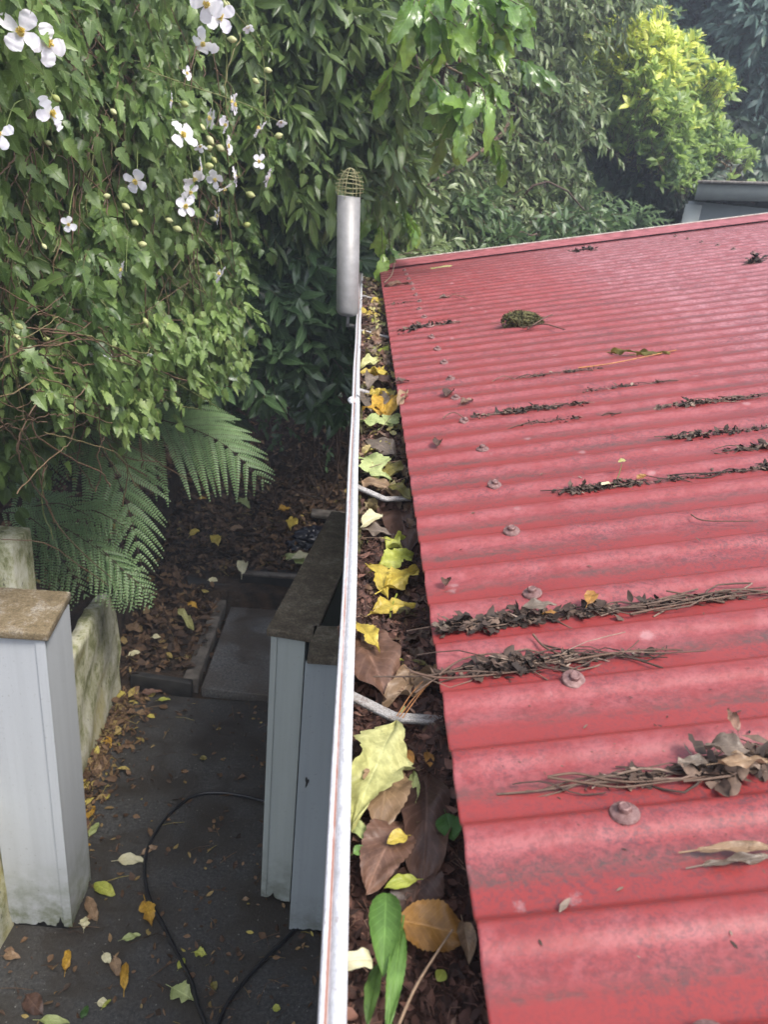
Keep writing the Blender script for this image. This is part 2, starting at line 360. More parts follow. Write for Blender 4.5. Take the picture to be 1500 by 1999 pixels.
def grid_sheet(mb, x0, x1, y0, y1, z, n=40, rough=.004, edge=None):
    X, Y = np.meshgrid(np.linspace(x0, x1, n), np.linspace(y0, y1, n))
    if edge is not None: X, Y = edge(X, Y)
    Z = z+rough*(np.sin(X*9)*np.sin(Y*7)+.5*np.sin(X*31+Y*13))
    i = np.arange(n*n).reshape(n, n)
    q = np.stack([i[:-1, :-1], i[:-1, 1:], i[1:, 1:], i[1:, :-1]], -1).reshape(-1, 4)
    mb.add(np.stack([X, Y, Z], -1).reshape(-1, 3), q=q)
mb = MB(); grid_sheet(mb, -1.10, .34, -1, 3.37, 0, 60, .003)
tag(mb.build('path', M_PATH), kind='structure')
def slab(name, foot, z0, z1, m, label=None, cat=None, group=None, kind=None):
    mb = MB(); prism(mb, foot, z0, z1); o = mb.build(name, m, smooth=False)
    bv = o.modifiers.new('b', 'BEVEL'); bv.width = .006; bv.segments = 2
    return tag(o, label, cat, group, kind)
slab('paving_slab', [(-.655, 3.40), (.3, 3.33), (.3, 4.27), (-.63, 4.30)], -.02, .045, M_SLAB, 'grey concrete slab with rough surface in the path beyond the black hose', 'paving slab')
M_KERB = plain('grey_brown_edging', (.05, .042, .034), (.15, .13, .11), 16, .85, .6, .004)
slab('edging_board', [(-1.03, 3.42), (-.70, 3.375), (-.70, 3.415), (-1.03, 3.46)], -.01, .085, M_BLACKW, 'black edging board at the front of the leaf filled bed', 'edging board')
slab('edging_board', [(-.755, 3.42), (-.675, 3.42), (-.66, 4.26), (-.73, 4.26)], -.01, .085, M_KERB, 'brown edging board running along the left side of the concrete slab', 'edging board')
slab('step_block', [(-.94, 4.33), (-.615, 4.33), (-.615, 4.42), (-.94, 4.42)], 0, .14, M_BLACKW, 'dark left hand step block half covered by leaf litter', 'step block')
slab('step_block', [(-.60, 4.36), (.28, 4.36), (.28, 4.48), (-.60, 4.48)], -.01, .20, M_BLACKW, 'black step block with a pale top edge behind the white right hand walls', 'step block')
slab('block_cap', [(-.60, 4.352), (.28, 4.352), (.28, 4.40), (-.60, 4.40)], .202, .222, M_KERB, 'thin grey coping strip lying on the black step block', 'coping strip')
slab('plank', [(-.20, 5.03), (.35, 5.0), (.35, 5.11), (-.20, 5.14)], .33, .36, M_KERB, 'grey weathered plank lying on the litter behind the black plastic bag', 'plank')

# ---- leaf litter: thousands of small curled dead leaves
def litter(name, P, label, m, L=(.02, .06), tint=None, flat=.35, cat='leaf litter'):
    mb = MB(); n = len(P)
    D = unit(np.c_[RNG.normal(size=(n, 2)), RNG.normal(size=n)*flat]); N = unit(np.c_[RNG.normal(size=(n, 2))*.5, np.ones(n)])
    LL = RNG.uniform(*L, n)
    add_leaves(mb, T_SIMPLE, P, D, N, LL, LL*RNG.uniform(.3, .75, n), RNG.uniform(-.5, .6, n), RNG.uniform(-.6, .9, n), RNG.beta(1.6, 2.2, n) if tint is None else tint)
    k = n//5; i = RNG.integers(0, n, k); a = P[i]; d = unit(np.c_[RNG.normal(size=(k, 2)), RNG.normal(size=k)*.1])*RNG.uniform(.03, .12, k)[:, None]
    tubes(mb, np.stack([a-d*.5, a+np.array([0, 0, .006]), a+d*.5], 1), .0011, 3, RNG.random(k))
    return tag(mb.build(name, m), label, cat, kind='stuff')
n = 15000; x = RNG.uniform(-2.0, .45, n); y = 3.4+RNG.random(n)**.8*2.6
keep = ~((x > -.68) & (y < 4.42)) & ~((x > -.95) & (y > 4.3) & (y < 4.42)) & ~((x > -1.0) & (y < 3.5))
x, y = x[keep], y[keep]; P = np.c_[x, y, bank_h(x, y)+RNG.uniform(0, .03, len(x))]
litter('leaf_litter', P, 'brown and yellow dead leaves covering the bed and terrace behind the path', M_LITTER, (.025, .07))
n = 900; x = np.concatenate([-1.06+RNG.exponential(.045, n), RNG.uniform(-1.06, .1, 650)]); y = np.concatenate([RNG.uniform(2.15, 3.4, n), RNG.uniform(1.2, 3.35, 650)])
n2 = 420; xd = -1.05+RNG.exponential(.05, n2); yd_ = RNG.uniform(2.1, 3.38, n2)
litter('leaf_drift', np.c_[xd, yd_, RNG.uniform(.004, .02, n2)], 'drift of yellow and brown leaves along the foot of the mossy wall', M_LITTER, (.025, .06), RNG.uniform(.5, 1, n2), .2)
litter('path_litter', np.c_[x, y, RNG.uniform(.002, .016, len(x))], 'bits of dead leaf and grit scattered on the dark path and along the mossy wall foot', M_LITTER, (.008, .035), RNG.beta(2, 1.6, len(x)), .15)

# ================================================================== RETAINING WALL, PIERS
M_MWALL = moss_wall_mat()
def rough_wall(name, prof, x0, x1, label, m=M_MWALL, parent=None):
    # prof: (y, ztop) along the wall; thickness x0..x1
    ys = np.linspace(prof[0][0], prof[-1][0], 60); zt = np.interp(ys, [p[0] for p in prof], [p[1] for p in prof])
    zt = zt+.008*np.sin(ys*23)+.006*np.sin(ys*61); mb = MB(); nz = 14
    f = np.linspace(0, 1, nz); Y, F = np.meshgrid(ys, f, indexing='ij'); Z = -.02+F*(zt[:, None]+.02)
    dx = .008*np.sin(Y*7+Z*9)+.005*np.sin(Y*19-Z*23)
    for X, fl in ((x1+dx, 0), (np.full_like(Y, x0), 1)):
        v = np.stack([X, Y, Z], -1).reshape(-1, 3); i = np.arange(60*nz).reshape(60, nz)
        q = np.stack([i[:-1, :-1], i[1:, :-1], i[1:, 1:], i[:-1, 1:]], -1).reshape(-1, 4)
        mb.add(v, q=q if not fl else q[:, ::-1])
    N = 60*nz; i = np.arange(60)*nz+nz-1; mb.q.append(np.stack([i[:-1], i[1:], N+i[1:], N+i[:-1]], -1))
    for e in (0, 59):
        a = e*nz+np.arange(nz); mb.q.append(np.stack([a[:-1], a[1:], N+a[1:], N+a[:-1]], -1))
    return mb.build(name, m, parent)
rw = tag(rough_wall('retaining_wall', [(.9, .62), (2.3, .62), (2.9, .65), (3.2, .655), (3.31, .63), (3.37, .45), (3.40, .25)], -1.125, -1.07, None), 'low mossy white rendered retaining wall with a broken rounded end behind the white pier', 'retaining wall')
mp = MB(); prism(mp, [(-1.42, 2.46), (-1.128, 2.46), (-1.12, 2.62), (-1.42, 2.62)], 0, 1.30)
o = mp.build('wall_pier', M_MWALL, smooth=False); tag(o, 'stubby mossy pier with flaking paint standing behind the left white pier', 'wall pier')
bv = o.modifiers.new('b', 'BEVEL'); bv.width = .01; bv.segments = 2

M_PIER = paint_mat('pier_white_paint', (.47, .49, .51), (.13, .15, .07), 0.0, .34, .3)
M_POST = paint_mat('post_grey_paint', (.35, .38, .36), (.12, .13, .09), 0.0, .3, .45)
M_POST2 = paint_mat('post_paint', (.30, .33, .34), (.12, .13, .10), 0.0, .2, .35)
M_CAP = grimy('lichen_cap', (.045, .034, .022), (.12, .095, .062), (.24, .21, .165), 9)
M_CAPP = grimy('ochre_cap', (.11, .08, .04), (.23, .175, .10), (.42, .39, .34), 8)
M_BRK = grimy('dirty_bracket', (.22, .15, .12), (.56, .54, .52), (.70, .69, .69), 45)
def ragged_shell(mb, foot, z0, z1, seed=1, rag=.03):
    # painted boards of a pier: four sides, torn bottom edge
    rs = np.random.default_rng(seed); n = len(foot)
    for i in range(n):
        a = np.array(foot[i]); b = np.array(foot[(i+1) % n]); L = np.linalg.norm(b-a); k = max(6, int(L/.006))
        t = np.linspace(0, 1, k); p = a+(b-a)*t[:, None]
        g_ = np.convolve(rs.normal(size=k+8), np.ones(5)/5, 'same')[4:-4]; low = z0+rag*.25*np.abs(g_)+rag*np.clip(np.sin(t*L*31+seed)+.8*np.sin(t*L*77+seed*2)+g_-.7, 0, 1)**1.5
        low[0] = low[-1] = z0+.003
        zz = np.linspace(0, 1, 6)
        V = np.stack([np.repeat(p[:, 0], 6), np.repeat(p[:, 1], 6), (low[:, None]+(z1-low[:, None])*zz[None]**1.5).ravel()], -1)
        ii = np.arange(k*6).reshape(k, 6)
        mb.add(V, q=np.stack([ii[:-1, :-1], ii[1:, :-1], ii[1:, 1:], ii[:-1, 1:]], -1).reshape(-1, 4))
def pier(name, loc, foot, zt, m, mcap, capfoot, label, seed, laths=()):
    e = empty(name, (loc[0], loc[1], 0), label, 'pier')
    mb = MB(); ragged_shell(mb, foot, .012, zt, seed, .045); mb.build('boards', m, e, smooth=False)
    mb = MB(); c = np.mean(foot, axis=0); prism(mb, [tuple(c+(np.array(p)-c)*.93) for p in foot], -.01, zt-.01); mb.build('core', M_BLACKW, e, smooth=False)
    mb = MB(); prism(mb, capfoot, zt, zt+.028); o = mb.build('cap', mcap, e, smooth=False)
    bv = o.modifiers.new('b', 'BEVEL'); bv.width = .004; bv.segments = 2
    for f in laths:
        mb = MB(); ragged_shell(mb, f, .02, zt-.002, seed+5, .02); mb.build('corner_trim', m, e, smooth=False)
    return e
pier('white_pier', (-.95, 2.1), [(-1.068, 2.005), (-.852, 2.0), (-.845, 2.20), (-1.06, 2.205)], 1.24, M_PIER, M_CAPP,
     [(-1.10, 1.985), (-.832, 1.985), (-.85, 2.235), (-1.10, 2.235)], 'square white boarded pier with an ochre lichen cap and ragged foot at the left edge', 3,
     [[(-.875, 1.994), (-.846, 1.994), (-.846, 2.0), (-.875, 2.0)]])
u = np.array([.17, .985]); vv = np.array([.985, -.17])
a = np.array([-.190, 2.165])
def quad(a, w_, l_, o=0.): return [tuple(a-u*o-vv*o), tuple(a+vv*(w_+o)-u*o), tuple(a+vv*(w_+o)+u*(l_+o)), tuple(a-vv*o+u*(l_+o))]
pier('low_wall', (-.1, 2.6), quad(a, .112, .95), 1.20, M_POST, M_CAP, quad(a, .13, .97, .014), 'narrow grey painted wall with a long lichen covered cap running away beside the path', 8,
     [quad(a-u*.006, .02, .005)])
pier('short_wall', (.08, 2.1), [(-.071, 2.03), (.16, 2.03), (.16, 2.19), (-.071, 2.17)], 1.20, M_POST2, M_CAP,
     [(-.0655, 2.012), (.18, 2.012), (.18, 2.205), (-.058, 2.195)], 'blue grey boarded pier with chewed foot standing against the gutter in front of the long capped wall', 15)
mb = MB(); cc = on_y(599, 1527, 2.0275); tt_ = np.linspace(0, TAU, 18, endpoint=False); rr_ = .012*(1+.35*np.sin(tt_*3+1)+.2*np.sin(tt_*5)); v = [(cc[0]+.45*r_*math.cos(t_), 2.0285, cc[2]+1.7*r_*math.sin(t_)) for r_, t_ in zip(rr_, tt_)]+[(cc[0], 2.0285, cc[2])]
mb.add(v, t=[(i, (i+1) % 18, 18) for i in range(18)]); mb.build('paint_scar', M_BLACKW, bpy.data.objects['short_wall'], smooth=False)
# ================================================================== HOSE, BAG
def zhose(px, py, z=.012):
    return [on_z(a, b, z) for a, b in zip(px, py)]
mb = MB(); hp = zhose([560, 510, 440, 380, 330, 295, 282, 290, 320, 350, 375, 385, 400, 410], [1580, 1562, 1548, 1553, 1590, 1640, 1690, 1750, 1810, 1870, 1920, 1960, 1999, 2060])
hp = hp+zhose([440, 500, 560, 640], [1965, 1890, 1830, 1740])
tubes(mb, curve_pts(hp[:14], 120), .0072, 10); tubes(mb, curve_pts([hp[13], *hp[14:]], 50), .0072, 10)
o = mb.build('hose', M_HOSE); tag(o, 'black garden hose looping across the dark path between the two piers', 'hose')
def blob(mb, c, r, seed, nu=34, nv=22, amp=.3, tint=.5):
    th = np.linspace(0, TAU, nu, endpoint=False); ph = np.linspace(.02, math.pi-.02, nv); T, P_ = np.meshgrid(th, ph)
    d = np.stack([np.sin(P_)*np.cos(T), np.sin(P_)*np.sin(T), np.cos(P_)], -1); rs = np.random.default_rng(seed); s = 1.
    for k in range(7):
        f = unit(rs.normal(size=3))*(2.5+k*1.7); s = s+amp/(1+k*.5)*np.abs(np.sin(d@f+rs.random()*6))-amp*.3
    v = (d*s[..., None])*np.array(r)+np.array(c); i = np.arange(nu*nv).reshape(nv, nu); j = np.roll(i, -1, 1)
    mb.add(v.reshape(-1, 3), q=np.stack([i[:-1], i[1:], j[1:], j[:-1]], -1).reshape(-1, 4), tint=tint)
mb = MB(); c = on_z(620, 1062, .27)
blob(mb, c+np.array([0, .05, .03]), (.12, .08, .06), 4, 60, 40, .5); blob(mb, c+np.array([-.10, -.02, -.02]), (.11, .05, .035), 5, 50, 30, .6)
blob(mb, c+np.array([.10, .08, .02]), (.05, .03, .035), 6, 30, 20, .7)
tag(mb.build('plastic_bag', M_BAG, origin=tuple(c)), 'crumpled black plastic bag lying on the leaf litter', 'plastic bag')

# ================================================================== THE SHED: ROOF, GUTTER, WALLS
shed = empty('red_roofed_shed', (.6, 1.8, 0), 'shed with a faded red corrugated iron roof and a white gutter full of leaves', 'shed')
def build_roof():
    mb = MB(); y = np.arange(-.9, 3.885, PITCH/26); x = np.array([X0, X0+.002, .2, .35, .6, 1, 1.5, 2, 2.6, 3.2])
    X, Y = np.meshgrid(x, y); Z = roof_z(X, Y)+.0010*np.sin(Y*5.1+X*2); i = np.arange(X.size).reshape(X.shape); t = .0012
    q = np.stack([i[:-1, :-1], i[:-1, 1:], i[1:, 1:], i[1:, :-1]], -1).reshape(-1, 4)
    v = np.stack([X, Y, Z], -1).reshape(-1, 3); v2 = v-np.array([0, 0, t]); n = len(v)
    mb.add(np.concatenate([v, v2]), q=np.concatenate([q, q[:, ::-1]+n, np.stack([i[:-1, 0], i[1:, 0], i[1:, 0]+n, i[:-1, 0]+n], -1)]))
    return mb.build('roof_sheet', M_ROOF, shed)
roof = build_roof()
M_FLASH = plain('flashing_red', (.20, .05, .055), (.36, .11, .12), 20, .5, .3, .001)
M_FEDGE = plain('flashing_edge', (.25, .2, .17), (.5, .45, .4), 60, .6, .3, .001)
mb = MB(); xs = np.array([X0-.005, 3.2])
def strip(mb, ys, dz):
    v = []; 
    for k in range(len(ys)):
        for x in xs: v.append((x, ys[k], Z0+SL*(x-X0)+dz[k]))
    mb.add(v, q=[(2*k, 2*k+1, 2*k+3, 2*k+2) for k in range(len(ys)-1)])
strip(mb, [3.80, 3.805, 3.96, 3.975, 3.978], [.0095, .0125, .014, .022, -.12]); mb.build('barge_flashing', M_FLASH, shed, smooth=False)
mb = MB(); strip(mb, [3.974, 3.975, 3.992, 3.993], [.018, .0245, .0245, -.12]); mb.build('flashing_edge', M_FEDGE, shed, smooth=False)
def screw_mesh():
    mb = MB(); pr = [(0, .0042), (.0035, .0042), (.0125, .0012), (.0135, -.001), (.012, -.004)]; k = 20
    th = np.arange(k)*TAU/k
    for (r0, z0), (r1, z1) in zip(pr[:-1], pr[1:]):
        v = [(r0*math.cos(t), r0*math.sin(t), z0) for t in th]+[(r1*math.cos(t), r1*math.sin(t), z1) for t in th]
        mb.add(v, q=[(i, (i+1) % k, k+(i+1) % k, k+i) for i in range(k)])
    h = 6; th = np.arange(h)*TAU/h+.3
    for r0, z0, r1, z1 in ((.0066, .002, .0062, .0085), (.0062, .0085, .0048, .0098), (.0048, .0098, .0038, .0088), (.0038, .0088, .0001, .0086)):
        v = [(r0*math.cos(t), r0*math.sin(t), z0) for t in th]+[(r1*math.cos(t), r1*math.sin(t), z1) for t in th]
        mb.add(v, q=[(i, (i+1) % h, h+(i+1) % h, h+i) for i in range(h)])
    o = mb.build('screw', M_SCREW, None, smooth=False); o.parent = roof; return o
proto = screw_mesh(); first = True
spots = [(.216, YCR+2*PITCH*k) for k in range(0, 22)]+[(1.405, YCR+2*PITCH*k) for k in range(14, 22)]+[(.6, YCR-2*PITCH), (.216, YCR-2*PITCH)]
for sx, sy in spots:
    o = proto if first else proto.copy()
    if not first: link(o, roof)
    first = False; jx = random.uniform(-.006, .006)
    o.location = Vector((sx+jx, sy, roof_z(sx+jx, sy)+.0015))-parent_world(roof); o.rotation_euler = (random.uniform(-.1, .1), -math.atan(SL)+random.uniform(-.08, .08), random.uniform(0, 3))
    o.scale = (.80, .80, .68)
# gutter: rolled front bead, front wall, bottom, back
gprof = [(.0085, 2.125), (.0085, 2.1495), (.0100, 2.1510), (.0122, 2.1508), (.0128, 2.1488), (.0150, 2.1488), (.0157, 2.1520), (.0235, 2.1530), (.0252, 2.1510), (.0252, 2.139), (.0215, 2.137), (.0215, 2.06), (.0255, 2.054), (.125, 2.050), (.128, 2.055), (.128, 2.155), (.1305, 2.155), (.1305, 2.046), (.019, 2.046), (.0185, 2.125)]
GY0, GY1 = -.6, 3.99
def gutter():
    ys = np.linspace(GY0, GY1, 80); mb = MB(); K = len(gprof)
    wob = .0012*np.sin(ys*2.1)+.0006*np.sin(ys*9)
    v = np.array([[(x+(wob[i]), y, z+.0015*math.sin(y*1.7)) for x, z in gprof] for i, y in enumerate(ys)])
    i = np.arange(80*K).reshape(80, K); j = np.roll(i, -1, 1)
    mb.add(v.reshape(-1, 3), q=np.stack([i[:-1], i[1:], j[1:], j[:-1]], -1).reshape(-1, 4)[:, ::-1])
    for y, s in ((GY1, 1), (GY0, -1)):
        mb.add([(.0215, y, 2.046), (.1305, y, 2.046), (.1305, y, 2.14), (.0215, y, 2.14)], q=[(0, 1, 2, 3)])
    return mb
def gutter_mat():
    m, n, b = mat('gutter_white_paint'); co = coords(n); sp = node(n, 'ShaderNodeSeparateXYZ'); n.links.new(co, sp.inputs[0])
    c = ramp(n, noise(n, 260, 6, .8, coords(n, 'Object', (1, .35, 1))), [(.32, (.34, .33, .34)), (.5, (.50, .50, .52)), (.7, (.66, .66, .68))])
    d = math_(n, 'ABSOLUTE', math_(n, 'SUBTRACT', sp.outputs[0], .0138-.6))
    g = math_(n, 'SUBTRACT', 1, math_(n, 'MULTIPLY', d, 520), clamp=True)
    rust = math_(n, 'MULTIPLY', g, ramp(n, noise(n, 14, 8, .75, coords(n, 'Object', (1, .5, 1))), [(.30, (.2, .2, .2)), (.5, (1, 1, 1))]))
    c = mixc(n, rust, c, (.26, .095, .05))
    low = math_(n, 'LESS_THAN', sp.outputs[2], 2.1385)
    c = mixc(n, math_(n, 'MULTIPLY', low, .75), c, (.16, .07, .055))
    fle = ramp(n, noise(n, 60, 8, .8, co), [(.60, (0, 0, 0)), (.68, (1, 1, 1))])
    c = mixc(n, math_(n, 'MULTIPLY', fle, .6), c, (.16, .08, .06))
    n.links.new(c, b.inputs['Base Color']); b.inputs['Roughness'].default_value = .35
    bump(n, b, noise(n, 300, 4, .6, co), .25, .0006); return m
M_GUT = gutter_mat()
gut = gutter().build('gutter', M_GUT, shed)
def strap(pts, wdt=.011):
    # a gutter bracket: folded strap with two raised ribs
    pts = np.array([np.interp(np.linspace(0, len(pts)-1, 24), range(len(pts)), np.array(pts)[:, k]) for k in range(3)]).T; mb = MB(); T = unit(np.gradient(pts, axis=0)); S = unit(np.cross(T, np.array([0, 0, 1.]))); U = np.cross(S, T)
    prof = [(-1, -.2), (-1, .32), (-.6, .36), (-.5, .05), (.5, .05), (.6, .36), (1, .32), (1, -.2)]; K = len(prof)
    v = np.array([[p+s*a*wdt*.5+u_*b_*wdt for a, b_ in prof] for p, s, u_ in zip(pts, S, U)]); i = np.arange(24*K).reshape(24, K); j = np.roll(i, -1, 1)
    mb.add(v.reshape(-1, 3), q=np.stack([i[:-1], i[1:], j[1:], j[:-1]], -1).reshape(-1, 4)); return mb.build('bracket', M_BRK, gut, smooth=False)
for (a1, b1, a2, b2, a3, b3) in ((676, 1355, 772, 1402, 868, 1408), (690, 948, 752, 975, 800, 974)):
    p1 = on_z(a1, b1, 2.141); p2 = on_z(a2, b2, 2.132); p3 = on_z(a3, b3, 2.126)
    strap([p1, p1*.5+p2*.5, p2, p2*.4+p3*.6, p3], .0095)
for yy in (1.72, 2.45, 3.2, -.1):
    strap([(.02, yy+.03, 2.141), (.05, yy+.015, 2.139), (.085, yy, 2.136), (.11, yy-.005, 2.134), (.127, yy-.005, 2.134)])
mb = MB(); c = on_z(692, 782, 2.152); blob(mb, c+np.array([-.004, 0, 0]), (.010, .02, .007), 3, 16, 12, .1); mb.build('joint_clip', M_GUT, gut)
M_FASCIA = plain('fascia_paint', (.30, .30, .29), (.45, .45, .43), 15, .6, .3)
M_SHEDW = plain('shed_wall_boards', (.28, .29, .28), (.38, .39, .38), 12, .6, .3)
mb = MB(); box(mb, (.132, -.6, 1.98), (.152, 3.95, 2.165)); mb.build('fascia', M_FASCIA, shed, smooth=False)
mb = MB(); box(mb, (.153, -.6, 1.985), (.40, 3.93, 2.0)); mb.build('soffit', M_FASCIA, shed, smooth=False)
mb = MB()
v = [(.40, -.55, 0), (3.2, -.55, 0), (3.2, 3.9, 0), (.40, 3.9, 0), (.40, -.55, 2.20), (3.2, -.55, 2.78), (3.2, 3.9, 2.78), (.40, 3.9, 2.20)]
mb.add(v, q=[(0,1,5,4),(1,2,6,5),(2,3,7,6),(3,0,4,7)]); mb.build('wall', M_SHEDW, shed, smooth=False)

# ================================================================== PIPE WITH WIRE GUARD
M_GALV = plain('galvanised_pipe', (.20, .195, .19), (.26, .255, .25), 30, .5, .15, .001, .3)
M_WIRE = plain('wire', (.20, .19, .08), (.38, .36, .2), 60, .5, .2, .0005, .3)
pc = np.array([-.0455, 2.66]); PR = .037; ZT = 2.523; ZB = 2.158; LEAN = -.060
pipe = empty('vent_pipe', (pc[0], pc[1], ZB), 'upright galvanised pipe with a wire balloon guard standing beside the far end of the gutter', 'pipe')
def lathe(mb, prof, c, k=40, sc=(1, 1)):
    th = np.arange(k)*TAU/k; v = np.array([[(c[0]+r*math.cos(t)*sc[0]+LEAN*(z-ZT), c[1]+r*math.sin(t)*sc[1], z) for t in th] for r, z in prof])
    i = np.arange(len(prof)*k).reshape(len(prof), k); j = np.roll(i, -1, 1)
    mb.add(v.reshape(-1, 3), q=np.stack([i[:-1], j[:-1], j[1:], i[1:]], -1).reshape(-1, 4))
mb = MB(); lathe(mb, [(PR-.003, ZT-.12), (PR-.003, ZT), (PR, ZT), (PR, ZB+.03), (PR+.0004, ZB+.012), (PR-.003, ZB+.002), (PR-.012, ZB-.004), (.001, ZB-.006)], pc)
pb = mb.build('pipe', M_GALV, pipe)
mb = MB(); k = 6
for i in range(k//2):
    a = i*math.pi/(k//2)+.2; t = np.linspace(0, math.pi, 26); r = .036
    P = np.stack([pc[0]+np.cos(t)*r*math.cos(a), pc[1]+np.cos(t)*r*math.sin(a), ZT-.01+np.sin(t)**.8*.092], -1); tubes(mb, P, .0013, 5)
mb.build('wire_hoop', M_WIRE, pipe)
mb = MB()
for zz, rr, sh in ((ZT+.012, .041, 0), (ZT+.024, .0415, .002), (ZT+.036, .0405, -.001), (ZT+.048, .0395, .002), (ZT+.060, .0355, 0), (ZT+.071, .028, 0)):
    t = np.linspace(0, TAU, 36); P = np.stack([pc[0]+sh+np.cos(t)*rr*1.06, pc[1]+np.sin(t)*rr, zz+.003*np.sin(t*2+zz*90)], -1); tubes(mb, P, .0009, 5)
mb.build('wire_ring', M_WIRE, pipe)
mb = MB()
box(mb, (pc[0]+.03, pc[1]+.0, 2.115), (.0183, pc[1]+.012, 2.125)); box(mb, (pc[0]+.02, pc[1]+.0, 2.115), (pc[0]+.03, pc[1]+.012, ZB+.002))
mb.build('pipe_bracket', M_GALV, pipe, smooth=False)

# ================================================================== NEIGHBOUR SHED BEYOND THE ROOF
M_NB = plain('pale_grey_board', (.21, .235, .24), (.25, .275, .28), 5, .55, .2)
M_NBT = plain('pale_trim', (.24, .26, .25), (.30, .32, .30), 6, .6, .3)
nb = empty('garden_shed', (3.2, 6.8, 0), 'pale grey outbuilding with a projecting capped roof edge beyond the red roof', 'outbuilding')
A = on_y(1350, 385, 6.0); x0 = A[0]-.01
mb = MB(); prism(mb, [(x0, 6.0), (5.4, 6.0), (5.4, 8.0), (x0+1.0, 8.0)], 0, 2.62); mb.build('wall', M_NB, nb, smooth=False)
mb = MB(); prism(mb, [(x0-.02, 5.985), (x0+.10, 5.985), (x0+.10, 5.9985), (x0-.02, 5.9985)], 0, 2.60); mb.build('corner_board', M_NBT, nb, smooth=False)
def sloped(mb, y0, y1, xa, xb, za, zb, t):
    xc = xa+1.0; mb.add([(xa,y0,za-t),(xb,y0,zb-t),(xb,y1,zb-t),(xc,y1,za-t),(xa,y0,za),(xb,y0,zb),(xb,y1,zb),(xc,y1,za)], q=[(0,3,2,1),(4,5,6,7),(0,1,5,4),(1,2,6,5),(2,3,7,6),(3,0,4,7)])
mb = MB(); sloped(mb, 5.90, 8.1, x0-.0, 5.5, 2.735, 2.95, .105); mb.build('fascia', M_NBT, nb, smooth=False)
mb = MB(); sloped(mb, 5.87, 8.13, x0-.02, 5.52, 2.758, 2.973, .018); mb.build('roof_edge', M_FEDGE, nb, smooth=False)

# ================================================================== VEGETATION
def inpoly(px, py, poly):
    poly = np.asarray(poly, float); r = np.zeros(px.shape, bool); j = len(poly)-1
    for i in range(len(poly)):
        xi, yi = poly[i]; xj, yj = poly[j]
        c = ((yi > py) != (yj > py)) & (px < (xj-xi)*(py-yi)/(yj-yi+1e-9)+xi); r ^= c; j = i
    return r
def sample_poly(poly, n, outside=.35):
    poly = np.asarray(poly, float); lo = poly.min(0); hi = poly.max(0); X = []; Y = []; tot = 0
    while tot < n:
        x = RNG.uniform(lo[0], hi[0], n*3); y = RNG.uniform(lo[1], hi[1], n*3); k = inpoly(x, y, poly)
        off = (x < -40) | (y < -40) | (x > 1540); k &= ~(off & (RNG.random(len(x)) > outside))
        X.append(x[k]); Y.append(y[k]); tot += k.sum()
    return np.concatenate(X)[:n], np.concatenate(Y)[:n]
def relief(P, s=1., seed=0):
    rs = np.random.default_rng(seed+100); o = 0
    for k in range(6):
        f = rs.normal(size=3)*(2.2+1.6*k)*s; o = o+np.sin(P@f+rs.random()*6)/(1+.5*k)
    return o/2.6
def mass(poly, n, yfun, thick=.35, rel=.22, seed=0, s=1., outside=.35):
    # points in a band of real depth hanging on a surface in the place, denser at the front
    px, py = sample_poly(poly, n, outside); Y = yfun(px, py); P = on_y(px, py, Y)
    Y2 = Y+rel*relief(P, s, seed)+RNG.exponential(thick*.5, n)
    return on_y(px, py, Y2)
def twigs(mb_leaf, mb_twig, P, dirs, L, per, leafL, leafW, tmpl, droop=.3, ldroop=.4, nface=(.25, -.75, .6), spread=.8, bend=(.05, .35), fold=(.1, .5), tintf=None, twr=.0014, tipbias=0., wavy=0., whorl=False, jn=.45):
    n = len(P); D = unit(dirs); L = np.broadcast_to(L, (n,))
    t = np.linspace(0, 1, 5)[None, :, None]
    path = P[:, None]+D[:, None]*L[:, None, None]*t-np.array([0, 0, 1.])*droop*L[:, None, None]*t**2
    if mb_twig is not None: tubes(mb_twig, path, np.linspace(1, .45, 5)*twr, 3, RNG.uniform(.1, 1, n))
    tt = RNG.uniform(.72, 1, (n, per)) if whorl else np.sort(RNG.uniform(.12+tipbias, 1, (n, per)), axis=1)
    k = np.clip(tt[..., None], 0, 1); pos = P[:, None]+D[:, None]*L[:, None, None]*k-np.array([0, 0, 1.])*droop*L[:, None, None]*k**2
    tan = unit(D[:, None]-np.array([0, 0, 2.])*droop*k)
    side = unit(np.cross(tan, RNG.normal(size=(n, per, 3))))
    fw = spread if not whorl else spread*1.3
    ld = unit(tan*(1-.3*whorl)+side*fw+np.array([0, 0, -1.])*ldroop*RNG.uniform(.5, 1.5, (n, per, 1)))
    nn = np.array(nface)+RNG.normal(size=(n, per, 3))*jn
    m = n*per; s = RNG.uniform(.6, 1.15, m)
    base = RNG.beta(2.2, 2.6, n) if tintf is None else tintf(P)
    ti = np.clip(np.repeat(base, per)+RNG.normal(size=m)*.12, 0, 1)
    add_leaves(mb_leaf, tmpl, pos.reshape(-1, 3), ld.reshape(-1, 3), nn.reshape(-1, 3), leafL*s, leafW*s*RNG.uniform(.8, 1.2, m), RNG.uniform(*bend, m), RNG.uniform(*fold, m), ti, wavy)
def limbs(mb, root, targets, r0=.03, k=10, sag=.1):
    for T_ in targets:
        mid = (np.array(root)+T_)*.5+RNG.normal(size=3)*.12+np.array([0, 0, sag])
        tubes(mb, curve_pts([root, mid, T_], k)+RNG.normal(size=(k, 3))*.008, np.linspace(r0, r0*.18, k), 6, RNG.random())
def trunk(mb, root, top, r=.06):
    pts = np.linspace(root, top, 10)+RNG.normal(size=(10, 3))*.02; tubes(mb, pts, np.linspace(r, r*.5, 10), 9, .4)
def ground_at(x, y): return float(bank_h(np.array(x), np.array(y)))

